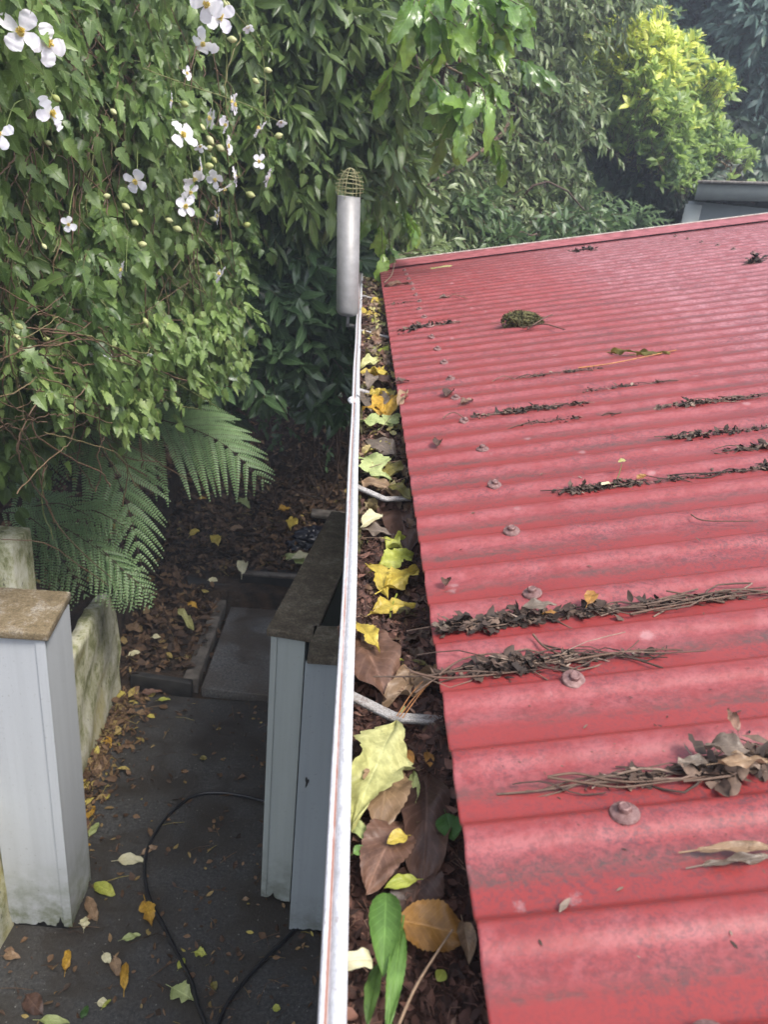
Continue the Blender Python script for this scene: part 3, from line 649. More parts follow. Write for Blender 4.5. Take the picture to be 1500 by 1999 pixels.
# ---------------------------------------------------------------- clematis vine with white flowers
M_VLEAF = leaf_mat('vine_leaf', (.045, .09, .02), (.21, .31, .085), .36, .35, .3, (.33, .42, .14))
vroot = (-1.6, 2.6, ground_at(-1.6, 2.6))
vine = empty('flowering_vine', vroot, 'tangled climbing vine with white four petalled flowers covering the bank on the left', 'flowering vine')
VPOLY = [(-260, -260), (430, -260), (500, -40), (545, 120), (560, 290), (500, 330), (470, 470), (478, 570), (425, 640), (380, 690), (300, 715), (220, 765), (140, 790), (40, 830), (-40, 950), (-260, 960)]
vy = lambda px, py: 2.15+np.clip(px, -200, 600)/450*1.15+np.clip(py-500, 0, 500)/500*.25
fl = MB(); tw = MB()
P = mass(VPOLY, 3000, vy, .5, .3, 1, 1.5)
D = unit(np.c_[RNG.normal(.25, .5, len(P)), RNG.normal(-.55, .35, len(P)), RNG.normal(-.1, .5, len(P))])
dist = P[:, 1]
twigs(fl, tw, P, D, RNG.uniform(.07, .2, len(P)), 6, .056, .038, T_VINE, .6, .7, (.2, -.7, .6), .9, (.05, .45), (.1, .6), lambda P: np.clip(.33+.27*relief(P, 1.3, 5)+RNG.normal(size=len(P))*.12, 0, .95), .0011)
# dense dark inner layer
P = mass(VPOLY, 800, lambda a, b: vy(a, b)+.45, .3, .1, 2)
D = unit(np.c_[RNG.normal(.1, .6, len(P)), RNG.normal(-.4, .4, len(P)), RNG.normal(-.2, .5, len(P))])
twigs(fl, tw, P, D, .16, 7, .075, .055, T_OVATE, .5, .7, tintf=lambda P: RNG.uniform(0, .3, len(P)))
# light young sprays at the lower right fringe
P = mass([(230, 600), (470, 560), (480, 640), (400, 715), (290, 745), (200, 780), (40, 700), (0, 640), (150, 620)], 210, lambda a, b: vy(a, b)-.22, .1, .06, 3)
D = unit(np.c_[RNG.normal(.5, .4, len(P)), RNG.normal(-.4, .3, len(P)), RNG.normal(-.6, .3, len(P))])
twigs(fl, tw, P, D, .14, 7, .05, .029, T_VINE, .4, .5, jn=.8, tintf=lambda P: RNG.uniform(.35, .9, len(P)), twr=.001)
fl.build('foliage', M_VLEAF, vine)
# long woody and green stems
def wander(px, py, yf, n=30, jit=.012, dy=-.1):
    pts = [on_y(a, b, yf(a, b)+dy) for a, b in zip(px, py)]; c = curve_pts(pts, n)
    j = np.cumsum(RNG.normal(size=c.shape)*jit*.3, axis=0); j -= j.mean(0); return c+j*.6
for k in range(190):
    x = random.uniform(-20, 460); y = random.uniform(0, 560); a = random.gauss(.25, .35); L = random.uniform(120, 330)
    px = [x+L*math.sin(a)*s+random.gauss(0, 14) for s in (0, .35, .7, 1)]; py = [y+L*math.cos(a)*s for s in (0, .35, .7, 1)]
    if px[-1] > 470 or py[-1] > 860: continue
    tubes(tw, wander(px, py, vy, dy=random.uniform(-.14, .06)), random.uniform(.0012, .0026), 4, random.uniform(.3, .8))
for k in range(80):     # dry tangle at the lower left
    x = random.uniform(-40, 230); y = random.uniform(600, 850); a = random.gauss(.6, 1.0); L = random.uniform(90, 280)
    px = [x+L*math.sin(a)*s+random.gauss(0, 18) for s in (0, .35, .7, 1)]; py = [y+L*math.cos(a)*s*.8+random.gauss(0, 10) for s in (0, .35, .7, 1)]
    tubes(tw, wander(px, py, vy, dy=random.uniform(-.5, -.1)), random.uniform(.0012, .0026), 4, random.uniform(.35, .75))
for px, py in (([0, 90, 150, 215], [1052, 1060, 1100, 1148]), ([60, 130, 210, 240], [760, 770, 800, 830]), ([85, 82, 100, 108], [900, 960, 1000, 1022]), ([150, 190, 196, 230], [720, 790, 860, 925]), ([20, 60, 110, 215], [830, 870, 1020, 1130]), ([430, 500, 518, 520], [-10, 80, 160, 240]), ([280, 380, 480, 545], [130, 170, 205, 240]), ([250, 330, 400, 430], [700, 740, 780, 800]), ([330, 352, 372, 382], [330, 380, 430, 460]), ([160, 90, 0], [640, 610, 560]), ([300, 350, 395], [760, 790, 800])):
    tubes(tw, wander(px, py, vy, dy=-.42, jit=.006), .0016, 5, .75 if px[0] > 240 else .55)
# flowers
def flower(px, py, rad, mode):
    yy = float(vy(px, py))-random.uniform(.40, .5); c = on_y(px, py, yy); R = rad*np.linalg.norm(c-CAM)/FPX*.74
    tocam = unit(CAM-c)
    face = unit(tocam+RNG.normal(size=3)*.52+np.array([0, 0, .15])) if mode == 0 else unit(tocam*.18+np.array([.95 if random.random() < .6 else -.8, 0, .1])+RNG.normal(size=3)*.15)
    if mode == 2: face = unit(np.array([.3, -.5, -.7]))
    A = unit(np.cross(face, np.array([.2, .1, 1.]))); B = np.cross(face, A); a0 = random.uniform(0, 1.5); mb = MB()
    tp = template([.12, .4, .62, .85, .93, 1, .93, .95, .72, .55, .2], [0, .12, .25, .4, .52, .64, .74, .82, .9, .95, 1]); cup = .9 if mode == 2 else random.uniform(.0, .35)
    ns = 4; ang = a0+np.arange(ns)*TAU/ns+RNG.normal(size=ns)*.16
    Dp = np.cos(ang)[:, None]*A+np.sin(ang)[:, None]*B+face*cup
    add_leaves(mb, tp, np.repeat(c[None], ns, 0)+Dp*R*.05, Dp, np.repeat(face[None], ns, 0)+.1*RNG.normal(size=(ns, 3)), R*RNG.uniform(.88, 1.1, ns), R*RNG.uniform(.62, .95, ns), RNG.uniform(.0, .28, ns), RNG.uniform(-.2, .6, ns), RNG.random(ns), .10)
    o = mb.build('flower', M_PETAL, vine)
    mb = MB(); k = 34; th = RNG.uniform(0, TAU, k); rr = np.sqrt(RNG.random(k))*.85
    d = unit(face+(np.cos(th)*rr)[:, None]*A+(np.sin(th)*rr)[:, None]*B)*R*RNG.uniform(.22, .36, k)[:, None]
    tubes(mb, np.stack([c+d*.1, c+d*.6, c+d], 1), np.array([1, .8, 2.2])*R*.03, 4)
    blob(mb, c+face*R*.08, (R*.1,)*3, 3, 10, 8, .2)
    mb.build('stamens', M_STAMEN, o)
    st = MB(); b = c-face*.01; st_end = b+np.array([-.08, .32, .08]); tubes(tw, curve_pts([b, b+(st_end-b)*.5+np.array([0, 0, .02]), st_end], 8), .0011, 4, .85)
FL = [(40,63,42,0),(92,85,40,0),(98,223,38,0),(0,262,30,0),(402,7,34,0),(428,33,36,0),(483,50,17,2),(398,83,30,0),(355,265,34,0),(337,198,18,1),(413,232,26,1),(455,205,24,1),(437,243,20,1),(443,285,22,1),(390,283,17,2),(265,353,29,0),(378,347,27,0),(395,330,24,1),(421,350,22,0),(438,367,21,0),(462,343,24,1),(362,403,26,0),(427,422,20,1),(133,438,18,0),(363,143,16,1),(508,252,24,1),(548,236,15,2),(506,316,18,0),(526,348,22,1),(456,200,22,1),(239,528,22,1),(430,536,24,1),(196,696,28,0),(370,375,22,0),(292,690,9,2)]
for f in FL: flower(*f)
BU = [(109,192),(94,279),(360,203),(410,273),(408,289),(430,289),(393,248),(418,312),(408,324),(221,218),(208,383),(263,435),(346,447),(417,428),(482,439),(489,380),(453,77),(86,481),(245,403),(273,412),(499,158),(523,137),(544,265),(411,274),(37,637),(33,658),(32,675),(90,662),(193,628),(284,627),(329,635),(278,477),(443,10),(330,430)]
for (bx, by) in BU:
    yy = float(vy(bx, by))-.38; c = on_y(bx, by, yy); mb = MB(); r = random.uniform(3.8, 6)*yy/FPX; d = unit(np.array([random.uniform(.3, 1), -.2, random.uniform(-.7, .2)]))
    t = np.linspace(0, 1, 9); rr = r*np.sin(np.clip(t*math.pi, .12, 3.05))**.75; tubes(mb, c+d*((t-.5)*3.2*r)[:, None], rr, 10, random.random())
    mb.build('bud', M_BUD, vine); e = c-d*1.3*r
    tubes(tw, curve_pts([e, e+np.array([-.03, .05, .02]), e+np.array([-.06, .14, .0])], 7), .0009, 4, .9)
tw.build('stem', M_VSTEM, vine)

# ---------------------------------------------------------------- shrubs and trees
def shrub(name, root, label, cat, layers, leafm, targets=(), tr=.05, limb_r=.02, group=None, barkm=None):
    e = empty(name, root, label, cat, group); a = MB(); b = MB()
    for P, D, L, per, kw in layers: twigs(a, b, P, D, L, per, **kw)
    a.build('foliage', leafm, e)
    if targets is not None:
        mid = np.mean(layers[0][0], axis=0); base = np.array(root)+np.array([0, 0, -.05])
        top = np.array([root[0]*.5+mid[0]*.5, root[1]*.7+mid[1]*.3, max(base[2]+.3, mid[2]-.2)])
        c = MB(); trunk(c, base, top, tr); c.build('trunk', M_BARK, e)
        idx = RNG.integers(0, len(layers[0][0]), len(targets) if len(targets) else 26)
        limbs(b, top, [layers[0][0][i] for i in idx], limb_r)
    b.build('branch', barkm or M_TWIG, e); return e
def dirs(n, mx, my, mz, s=.4): return unit(np.c_[RNG.normal(mx, s, n), RNG.normal(my, s, n), RNG.normal(mz, s, n)])
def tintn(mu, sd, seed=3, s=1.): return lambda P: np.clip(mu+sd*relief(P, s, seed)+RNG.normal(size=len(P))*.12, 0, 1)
def root_at(x, y): return (x, y, ground_at(x, y))

M_NARROW = leaf_mat('narrow_leaf', (.045, .085, .022), (.19, .27, .08), .32, .3, .25, (.3, .38, .12))
POLY_B = [(400, -260), (880, -260), (870, 20), (780, 120), (770, 200), (800, 300), (760, 345), (700, 330), (640, 420), (560, 420), (470, 380), (440, 200)]
yb = lambda a, b: 3.45+(a-450)/400*.55
def layB(n, dy, th): return mass(POLY_B, n, lambda a, b: yb(a, b)+dy, th, .2, 12, 1.3)
P1 = layB(820, 0, .25); P2 = layB(420, .5, .35)
kwB = dict(leafL=.115, leafW=.032, tmpl=T_LANCE, droop=.45, ldroop=.55, spread=.85, jn=.75, tintf=tintn(.38, .25), tipbias=.3, whorl=False)
shrub('narrow_leaved_shrub', root_at(-.9, 6.2), 'shrub with hanging narrow pointed leaves above and left of the upright pipe', 'shrub',
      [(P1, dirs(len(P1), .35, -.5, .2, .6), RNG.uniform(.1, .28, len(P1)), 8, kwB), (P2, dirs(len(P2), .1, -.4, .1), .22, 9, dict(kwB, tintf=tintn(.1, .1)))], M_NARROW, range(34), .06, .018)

M_BROAD = leaf_mat('broad_leaf', (.03, .065, .026), (.11, .19, .075), .25, .15, .45, None, 0, .6)
POLY_D = [(420, 400), (520, 370), (660, 380), (700, 470), (745, 500), (700, 560), (670, 720), (640, 790), (560, 740), (480, 740), (440, 780), (395, 720), (455, 640), (485, 560), (455, 470)]
yd = lambda a, b: 3.75+(a-450)/300*.4
P1 = mass(POLY_D, 240, yd, .2, .2, 22); P2 = mass(POLY_D, 200, lambda a, b: yd(a, b)+.45, .3, .2, 23)
kwD = dict(leafL=.135, leafW=.046, tmpl=T_OVATE, droop=.25, ldroop=.5, spread=.95, tintf=tintn(.4, .3, 5), whorl=True, twr=.0025, bend=(.0, .35))
shrub('broad_leaved_shrub', root_at(-.75, 5.9), 'dark glossy broad leaved shrub growing from the bank below the upright pipe', 'shrub',
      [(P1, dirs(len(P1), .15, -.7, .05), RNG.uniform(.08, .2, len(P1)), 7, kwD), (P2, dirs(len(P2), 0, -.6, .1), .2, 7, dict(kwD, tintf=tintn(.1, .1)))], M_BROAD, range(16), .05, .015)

M_OAK = leaf_mat('wavy_leaf', (.05, .11, .02), (.14, .26, .045), .22, .35, .35, (.26, .40, .06), 0, .6)
POLY_C = [(760, -60), (960, -60), (975, 120), (945, 150), (950, 250), (925, 280), (890, 200), (850, 190), (800, 120)]
P1 = mass(POLY_C, 34, lambda a, b: 3.2+0*a, .1, .05, 31)
P2 = mass([(700, 335), (790, 330), (780, 500), (725, 490), (745, 420)], 9, lambda a, b: 3.9+0*a, .1, .05, 32)
kwC = dict(leafL=.135, leafW=.06, tmpl=T_WAVY, droop=.35, ldroop=.85, spread=.5, tintf=lambda P: RNG.uniform(.35, 1, len(P)), twr=.003, bend=(.1, .5), wavy=.14)
shrub('wavy_leaved_tree', root_at(.55, 6.3), 'branches of large wavy edged bright green leaves hanging left of the grey green tree', 'tree',
      [(P1, dirs(len(P1), .3, -.45, .1), RNG.uniform(.12, .22, len(P1)), 5, kwC), (P2, dirs(len(P2), .2, -.3, -.5), .2, 5, kwC)], M_OAK, range(12), .05, .016)

M_WILLOW = leaf_mat('grey_green_leaf', (.06, .10, .035), (.22, .28, .115), .33, .25, .2, (.24, .32, .12))
POLY_E = [(880, -260), (1270, -260), (1250, 20), (1150, 50), (1110, 110), (1150, 200), (1170, 270), (1110, 310), (1150, 400), (1150, 470), (1100, 500), (900, 540), (700, 560), (720, 440), (800, 400), (780, 200), (860, 60)]
ye = lambda a, b: 5.1+(a-800)/400*.9-np.clip(b-250, 0, 300)/300*.5
P1 = mass(POLY_E, 1900, ye, .4, .5, 41, .9); P2 = mass(POLY_E, 1000, lambda a, b: ye(a, b)+.8, .4, .3, 42)
kwE = dict(leafL=.085, leafW=.024, tmpl=T_SIMPLE, droop=.4, ldroop=.6, spread=.8, jn=.8, tintf=tintn(.42, .26, 8), twr=.0022)
shrub('grey_green_tree', root_at(1.0, 7.6), 'loose grey green tree with small hanging leaves behind the middle of the roof end', 'tree',
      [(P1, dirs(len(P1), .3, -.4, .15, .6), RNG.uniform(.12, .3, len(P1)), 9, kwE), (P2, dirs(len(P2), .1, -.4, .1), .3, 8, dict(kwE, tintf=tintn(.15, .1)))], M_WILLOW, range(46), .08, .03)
# low lighter leaves showing just over the roof end
M_LOW = leaf_mat('low_leaf', (.05, .09, .035), (.14, .22, .08), .33, .3, .2, (.30, .36, .1))
P1 = mass([(730, 430), (850, 400), (960, 380), (1000, 470), (1090, 430), (1180, 400), (1190, 470), (1050, 520), (760, 560)], 420, lambda a, b: 4.75+(a-750)/450*.5, .25, .15, 44)
shrub('leafy_shrub', root_at(.9, 5.6), 'low light green shrub peeping over the far edge of the red roof', 'shrub',
      [(P1, dirs(len(P1), .2, -.3, .3), .2, 9, dict(kwE, leafL=.085, leafW=.028, tintf=tintn(.5, .3, 9)))], M_LOW, range(14), .04, .014)

M_GOLD = leaf_mat('sun_gold_leaf', (.08, .15, .06), (.34, .46, .12), .35, .45, .15, (.85, .84, .16))
POLY_F = [(1110, 150), (1130, 60), (1185, 70), (1215, 95), (1240, 70), (1290, 60), (1310, 110), (1345, 110), (1360, 160), (1400, 165), (1405, 215), (1390, 240), (1400, 300), (1365, 350), (1330, 400), (1250, 360), (1180, 320), (1120, 200)]
yf_ = lambda a, b: 6.6+np.clip(b-60, 0, 400)*-.0006+np.abs(a-1300)/400
def sun_tint(P):
    # sunlit look put into leaf colour: the outer, upper shoots of this bush are yellow
    h = (P[:, 2]-2.75)/.8; return np.clip(.22+.85*np.clip(h, 0, 1)+RNG.normal(size=len(P))*.13, 0, 1)
P1 = mass(POLY_F, 900, yf_, .35, .55, 51, 1.3); P2 = mass(POLY_F, 500, lambda a, b: yf_(a, b)+.5, .3, .2, 52)
kwF = dict(leafL=.08, leafW=.032, tmpl=T_SIMPLE, droop=-.1, ldroop=-.15, spread=.8, tintf=sun_tint, whorl=True, twr=.0025, nface=(.2, -.5, .8))
shrub('golden_bush', root_at(2.6, 7.9), 'rounded bush with yellow green shoots tinted sunlit on its top and sides', 'bush',
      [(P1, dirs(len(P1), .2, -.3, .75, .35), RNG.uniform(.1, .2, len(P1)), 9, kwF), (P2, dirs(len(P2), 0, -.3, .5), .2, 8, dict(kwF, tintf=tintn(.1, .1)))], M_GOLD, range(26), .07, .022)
P1 = mass([(1400, 325), (1420, 310), (1440, 315), (1450, 340), (1410, 350)], 30, lambda a, b: 6.9+0*a, .15, .1, 55)
shrub('small_green_bush', root_at(3.2, 8.2), 'small light green bush just above the outbuilding roof', 'bush',
      [(P1, dirs(len(P1), .2, -.3, .6), .15, 8, dict(kwF, tintf=lambda P: RNG.uniform(.3, .6, len(P))))], M_GOLD, range(6), .03, .012)

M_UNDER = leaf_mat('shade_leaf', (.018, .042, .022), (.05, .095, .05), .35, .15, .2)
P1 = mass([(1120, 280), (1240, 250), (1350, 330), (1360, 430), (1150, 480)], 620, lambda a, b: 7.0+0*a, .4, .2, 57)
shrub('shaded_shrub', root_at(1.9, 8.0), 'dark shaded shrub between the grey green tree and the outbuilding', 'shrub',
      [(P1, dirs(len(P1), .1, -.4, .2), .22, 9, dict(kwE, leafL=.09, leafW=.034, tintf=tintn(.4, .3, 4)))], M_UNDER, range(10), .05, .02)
# far dark trees
M_FAR = leaf_mat('hazed_far_leaf', (.04, .085, .08), (.15, .245, .19), .4, .25, .1, (.28, .42, .24))  # bluish brightness of distant haze is put into these leaf colours
for nm, poly, yy, n, rt, lab in (
    ('tall_dark_tree', [(1180, -260), (1420, -260), (1400, 60), (1420, 330), (1330, 330), (1190, 120)], 10.0, 1500, (3.4, 12.2), 'tall dark blue green tree standing behind the golden bush'),
    ('tall_dark_tree', [(1380, -260), (1800, -260), (1800, 400), (1380, 400), (1390, 120)], 9.4, 2300, (5.2, 11.8), 'tall dark tree filling the top right corner above the outbuilding')):
    P1 = mass(poly, n, lambda a, b: yy+.5*np.sin(a*.02)+0*b, .8, .6, int(yy*10), .7)
    shrub(nm, root_at(*rt), lab, 'tree', [(P1, dirs(len(P1), .1, -.4, .1), RNG.uniform(.25, .5, len(P1)), 10, dict(leafL=.14, leafW=.05, tmpl=T_SIMPLE, droop=.2, ldroop=.4, spread=.8, tintf=tintn(.4, .35, 6, .7), twr=.004))], M_FAR, range(30), .14, .05)
# backing bank planting: ground cover that clothes the bank behind everything
M_COVER = leaf_mat('bank_cover_leaf', (.012, .028, .014), (.04, .075, .035), .45, .1, .1)
n = 7000; x = RNG.uniform(-6, 8, n); y = RNG.uniform(5.6, 16, n); k = (y > 6.0) | (x < -1.6); x, y = x[k], y[k]
P = np.c_[x, y, bank_h(x, y)]; a = MB()
twigs(a, None, P, dirs(len(P), 0, -.5, .8), .4, 7, .17, .075, T_SIMPLE, .3, .3, tintf=tintn(.4, .3))
tag(a.build('bank_ground_cover', M_COVER), 'dark leafy ground cover clothing the bank behind the shrubs', 'ground cover', kind='stuff')

# ---------------------------------------------------------------- ferns
M_FERN = leaf_mat('fern_green', (.08, .16, .06), (.23, .36, .15), .45, .25, .06, (.28, .43, .18))
def frond(mb, ms, ctrl, nrm, plen, npin=22, gap=.0092, grav=.5, tint=.5, tipx=0.):
    R = curve_pts(ctrl, 60); tubes(ms, R, np.linspace(.0035, .0008, 60), 5, .35)
    seg = np.linalg.norm(np.diff(R, axis=0), axis=1); s = np.r_[0, np.cumsum(seg)]/seg.sum()
    nrm = unit(np.array(nrm, float))
    for i in range(npin):
        t = .06+.93*(i/(npin-1))**.92; p = np.array([np.interp(t, s, R[:, k]) for k in range(3)])
        p2 = np.array([np.interp(min(1, t+.02), s, R[:, k]) for k in range(3)]); p1 = np.array([np.interp(t-.02, s, R[:, k]) for k in range(3)])
        T = unit(p2-p1); S = unit(np.cross(T, nrm)); prof = (min(1, t/.22)**.6)*(1-t)**.62*1.12+.03
        for sg in (-1, 1):
            Lp = plen*prof*random.uniform(.92, 1.05); d = unit(S*sg+T*1.0+np.array([0, 0, -.25])+RNG.normal(size=3)*.05)
            k = max(4, int(Lp/gap)); u = np.linspace(.03, 1, k)
            c = p+d*(u*Lp)[:, None]-np.array([0, 0, 1.])*(grav*Lp*u**2*.5)[:, None]
            tg = unit(np.gradient(c, axis=0)); N_ = unit(nrm+.12*RNG.normal(size=3)); sd = unit(np.cross(tg, N_))
            pl = Lp*.115*np.minimum(1, (u+.12)/.3)**.5*(1-u**1.5)**.9+.003
            for s2 in (-1, 1):
                dd = unit(sd*s2+tg*.42)
                add_leaves(mb, T_PINN, c, dd, np.repeat(N_[None], k, 0), pl, gap*.86, .12, .1, np.clip(tint+RNG.normal(size=k)*.06+random.gauss(0, .02), 0, 1))
            tubes(ms, c[::max(1, k//6)], .0009, 3, .5)
def fern(name, root, label, fr):
    e = empty(name, root, label, 'fern'); a = MB(); b = MB()
    for ctrl, nrm, pl, npn, ti in fr: frond(a, b, ctrl, nrm, pl, npn, tint=ti)
    a.build('frond', M_FERN, e); b.build('rachis', M_TWIG, e); return e
def pp(*a): return [on_y(x, y, d) for x, y, d in a]
NF = (.05, -.75, .55)
fern('tree_fern', (-1.25, 3.75, ground_at(-1.25, 3.75)), 'large fern with broad arching fronds hanging over the bed below the vine', [
    (pp((130, 800, 3.35), (190, 870, 3.2), (225, 925, 3.12), (255, 1010, 3.05), (277, 1110, 3.0)), NF, .31, 14, .5),
    (pp((210, 780, 3.5), (300, 815, 3.4), (370, 835, 3.35), (440, 870, 3.3), (515, 940, 3.25)), (.0, -.7, .65), .37, 15, .55),
    (pp((180, 760, 3.6), (250, 770, 3.5), (330, 770, 3.5), (400, 800, 3.5), (465, 860, 3.5)), (.0, -.7, .6), .27, 13, .45),
    (pp((160, 780, 3.3), (140, 820, 3.2), (125, 860, 3.12), (110, 930, 3.05)), NF, .17, 9, .35),
    (pp((60, 820, 3.3), (80, 860, 3.2), (95, 900, 3.15), (110, 960, 3.1)), NF, .15, 9, .3),
    (pp((270, 700, 3.2), (285, 730, 3.15), (297, 760, 3.1), (302, 800, 3.1)), NF, .10, 8, .5),
    (pp((330, 690, 3.3), (345, 720, 3.25), (365, 750, 3.2), (385, 775, 3.2)), NF, .10, 8, .5),
    (pp((20, 900, 3.4), (60, 960, 3.3), (100, 1000, 3.2), (140, 1060, 3.1)), NF, .2, 10, .3)])
fr = []
for (x, y, ang, L, ti) in ((40, 1010, -20, 180, .5), (60, 1040, -45, 150, .45), (110, 1030, -30, 170, .4), (150, 1060, -45, 150, .5), (170, 1090, -25, 140, .45), (90, 1070, -70, 110, .35), (20, 1060, -35, 110, .3), (190, 1060, -60, 130, .35), (130, 1000, -10, 130, .3), (60, 990, -5, 130, .3), (0, 1000, -20, 120, .55), (210, 1110, -35, 100, .55)):
    c = math.cos(math.radians(ang)); s_ = -math.sin(math.radians(ang)); y0 = 3.05
    fr.append((pp((x, y, y0), (x+c*L*.4, y+s_*L*.4-12, y0-.05), (x+c*L*.75, y+s_*L*.75, y0-.08), (x+c*L, y+s_*L+16, y0-.08)), (.05, -.6, .75), L*.0011, 9, ti))
fern('low_fern', (-1.3, 3.05, ground_at(-1.3, 3.05)), 'low clump of finely cut fern fronds spilling over the end of the mossy wall', fr)
fr = []
for k in range(9):
    a = math.radians(20+k*16); x, y = 1225, 470; L = 105
    fr.append((pp((x, y, 6.5), (x-math.cos(a)*L*.5, y-math.sin(a)*L*.6, 6.4), (x-math.cos(a)*L, y-math.sin(a)*L*.75, 6.3)), (.1, -.5, .8), .2, 9, .3))
fern('distant_fern', (1.75, 6.5, ground_at(1.75, 6.5)), 'hazy blue green fern crown just behind the far edge of the roof', fr)
# small sprigs on the bare soil face under the shrubs
P = on_y(RNG.uniform(480, 690, 50), RNG.uniform(740, 880, 50), RNG.uniform(4.6, 5.4, 50)); a = MB()
twigs(a, None, P, dirs(50, .2, -.4, .1), .1, 5, .055, .024, T_OVATE, .4, .5, tintf=tintn(.5, .2))
tag(a.build('bank_sprigs', M_BROAD), 'sparse small leaves sprouting from the bare dark bank face', 'seedlings', kind='stuff')
a = MB()
for k in range(60):
    x = random.uniform(430, 700); y = random.uniform(720, 960); L = random.uniform(40, 130)
    tubes(a, curve_pts([on_y(x, y, 5.2), on_y(x+random.gauss(0, 12), y+L*.5, 5.15), on_y(x+random.gauss(0, 30), y+L, 5.1)], 8), random.uniform(.002, .006), 4, random.uniform(0, .5))
tag(a.build('bank_roots', M_TWIG), 'thin dark roots and dead stems hanging down the bare bank', 'roots', kind='stuff')

# ================================================================== GUTTER FILLING
def litter_z(x, y): return 2.106+.010*np.sin(y*9+x*20)+.008*np.sin(y*23+x*60)+.005*np.sin(y*51-x*90)-.10*np.clip(.5-y, 0, .35)+np.clip(y-1.5, 0, 1)*.018+.010*np.clip((.045-x)/.02, 0, 1)
def litter_bed():
    xs = np.linspace(.0225, .1275, 36); ys = np.linspace(GY0+.02, GY1-.01, 900); X, Y = np.meshgrid(xs, ys)
    Z = litter_z(X, Y)+RNG.normal(size=X.shape)*.0018; i = np.arange(X.size).reshape(X.shape)
    mb = MB(); mb.add(np.stack([X, Y, Z], -1).reshape(-1, 3), q=np.stack([i[:-1, :-1], i[:-1, 1:], i[1:, 1:], i[1:, :-1]], -1).reshape(-1, 4), tint=np.clip(RNG.normal(.32, .16, X.size), 0, 1))
    n = 9000; x = RNG.uniform(.0235, .126, n); y = .1+RNG.random(n)**1.3*3.85; z = litter_z(x, y)+RNG.uniform(0, .007, n)
    D = unit(np.c_[RNG.normal(size=(n, 2)), RNG.normal(size=n)*.5]); N = unit(np.c_[RNG.normal(size=(n, 2))*.6, np.ones(n)]); L = RNG.uniform(.004, .016, n)
    add_leaves(mb, T_SIMPLE, np.c_[x, y, z], D, N, L, L*RNG.uniform(.25, .8, n), RNG.uniform(-.6, .6, n), RNG.uniform(-.7, .9, n), RNG.beta(1.8, 2.6, n))
    n = 9000; x = RNG.uniform(.026, .122, n); y = .1+RNG.random(n)**1.3*3.85; z = litter_z(x, y)+RNG.uniform(.001, .007, n)
    a = np.c_[x, y, z]; d = unit(np.c_[RNG.normal(size=(n, 2)), RNG.normal(size=n)*.3])*RNG.uniform(.004, .017, n)[:, None]; c = RNG.normal(size=(n, 3))*.0022
    p0 = a-d*.5; p2 = a+d*.5; p0[:, 0] = np.clip(p0[:, 0], .023, .127); p2[:, 0] = np.clip(p2[:, 0], .023, .127)
    tubes(mb, np.stack([p0, a+c, p2], 1), RNG.uniform(.00025, .0006, n)[:, None]*np.ones(3), 3, RNG.beta(2.2, 2, n))
    return mb
M_GLIT = tint_mat('gutter_compost', [(0, (.018, .009, .007)), (.4, (.085, .036, .026)), (.75, (.21, .10, .07)), (1, (.42, .27, .19))], .8)
tag(litter_bed().build('gutter_litter', M_GLIT), 'rotting brown litter of needles and leaf scraps filling the white gutter', 'leaf litter', kind='stuff')
# bigger dead leaves mixed into the far litter
n = 900; y = .55+RNG.random(n)**.8*3.4; x = RNG.uniform(.035, .115, n); mb = MB()
D = unit(np.c_[RNG.normal(size=(n, 2)), RNG.normal(size=n)*.45]); N = unit(np.c_[RNG.normal(size=(n, 2))*.5, np.ones(n)]); L = RNG.uniform(.012, .036, n); hz = RNG.uniform(.0, .02, n)*np.clip((y-.4)/1.0, .3, 1); ltint = np.where(y < 1.15, RNG.uniform(0, .42, n), RNG.uniform(.05, 1, n))
add_leaves(mb, T_WAVY, np.c_[x, y, litter_z(x, y)+hz]-D*(L*.5)[:, None], D, N, L, L*RNG.uniform(.4, .75, n), RNG.uniform(-.5, .6, n), RNG.uniform(-.6, .9, n), ltint, .16)
M_FARL = tint_mat('mixed_dead_leaves', [(0, (.05, .03, .02)), (.45, (.20, .12, .07)), (.7, (.36, .27, .16)), (.85, (.42, .36, .07)), (1, (.5, .45, .18))], .6)
tag(mb.build('dead_leaf_layer', M_FARL), 'packed layer of crumpled dead leaves along the gutter', 'leaf litter', kind='stuff')
# moss along the inside of the front lip
for nm_i, (a, b, lab) in enumerate(((760, 850, 'moss tuft against the gutter lip beside the yellow leaves'), (905, 1000, 'moss tuft against the gutter lip above and below the far white bracket'), (1010, 1065, 'small moss tuft against the gutter lip under the far white bracket'))):
    mb = MB(); k = 260; yy = RNG.uniform(on_z(700, b, 2.12)[1], on_z(700, a, 2.12)[1], k); xx = .0235+RNG.exponential(.005, k)
    add_leaves(mb, T_SIMPLE, np.c_[xx, yy, litter_z(xx, yy)+RNG.uniform(0, .012, k)], dirs(k, .3, 0, 1), dirs(k, 1, 0, 1, .8), .007, .003, .2, .2, RNG.random(k))
    blob(mb, (.029, float(yy.mean()), float(litter_z(.029, yy.mean()))+.002), (.006, float(np.ptp(yy))/2, .007), 7+nm_i, 30, 14, .5)
    tag(mb.build('moss_tuft', M_MOSS), lab, 'moss', 'moss tufts along the gutter lip')

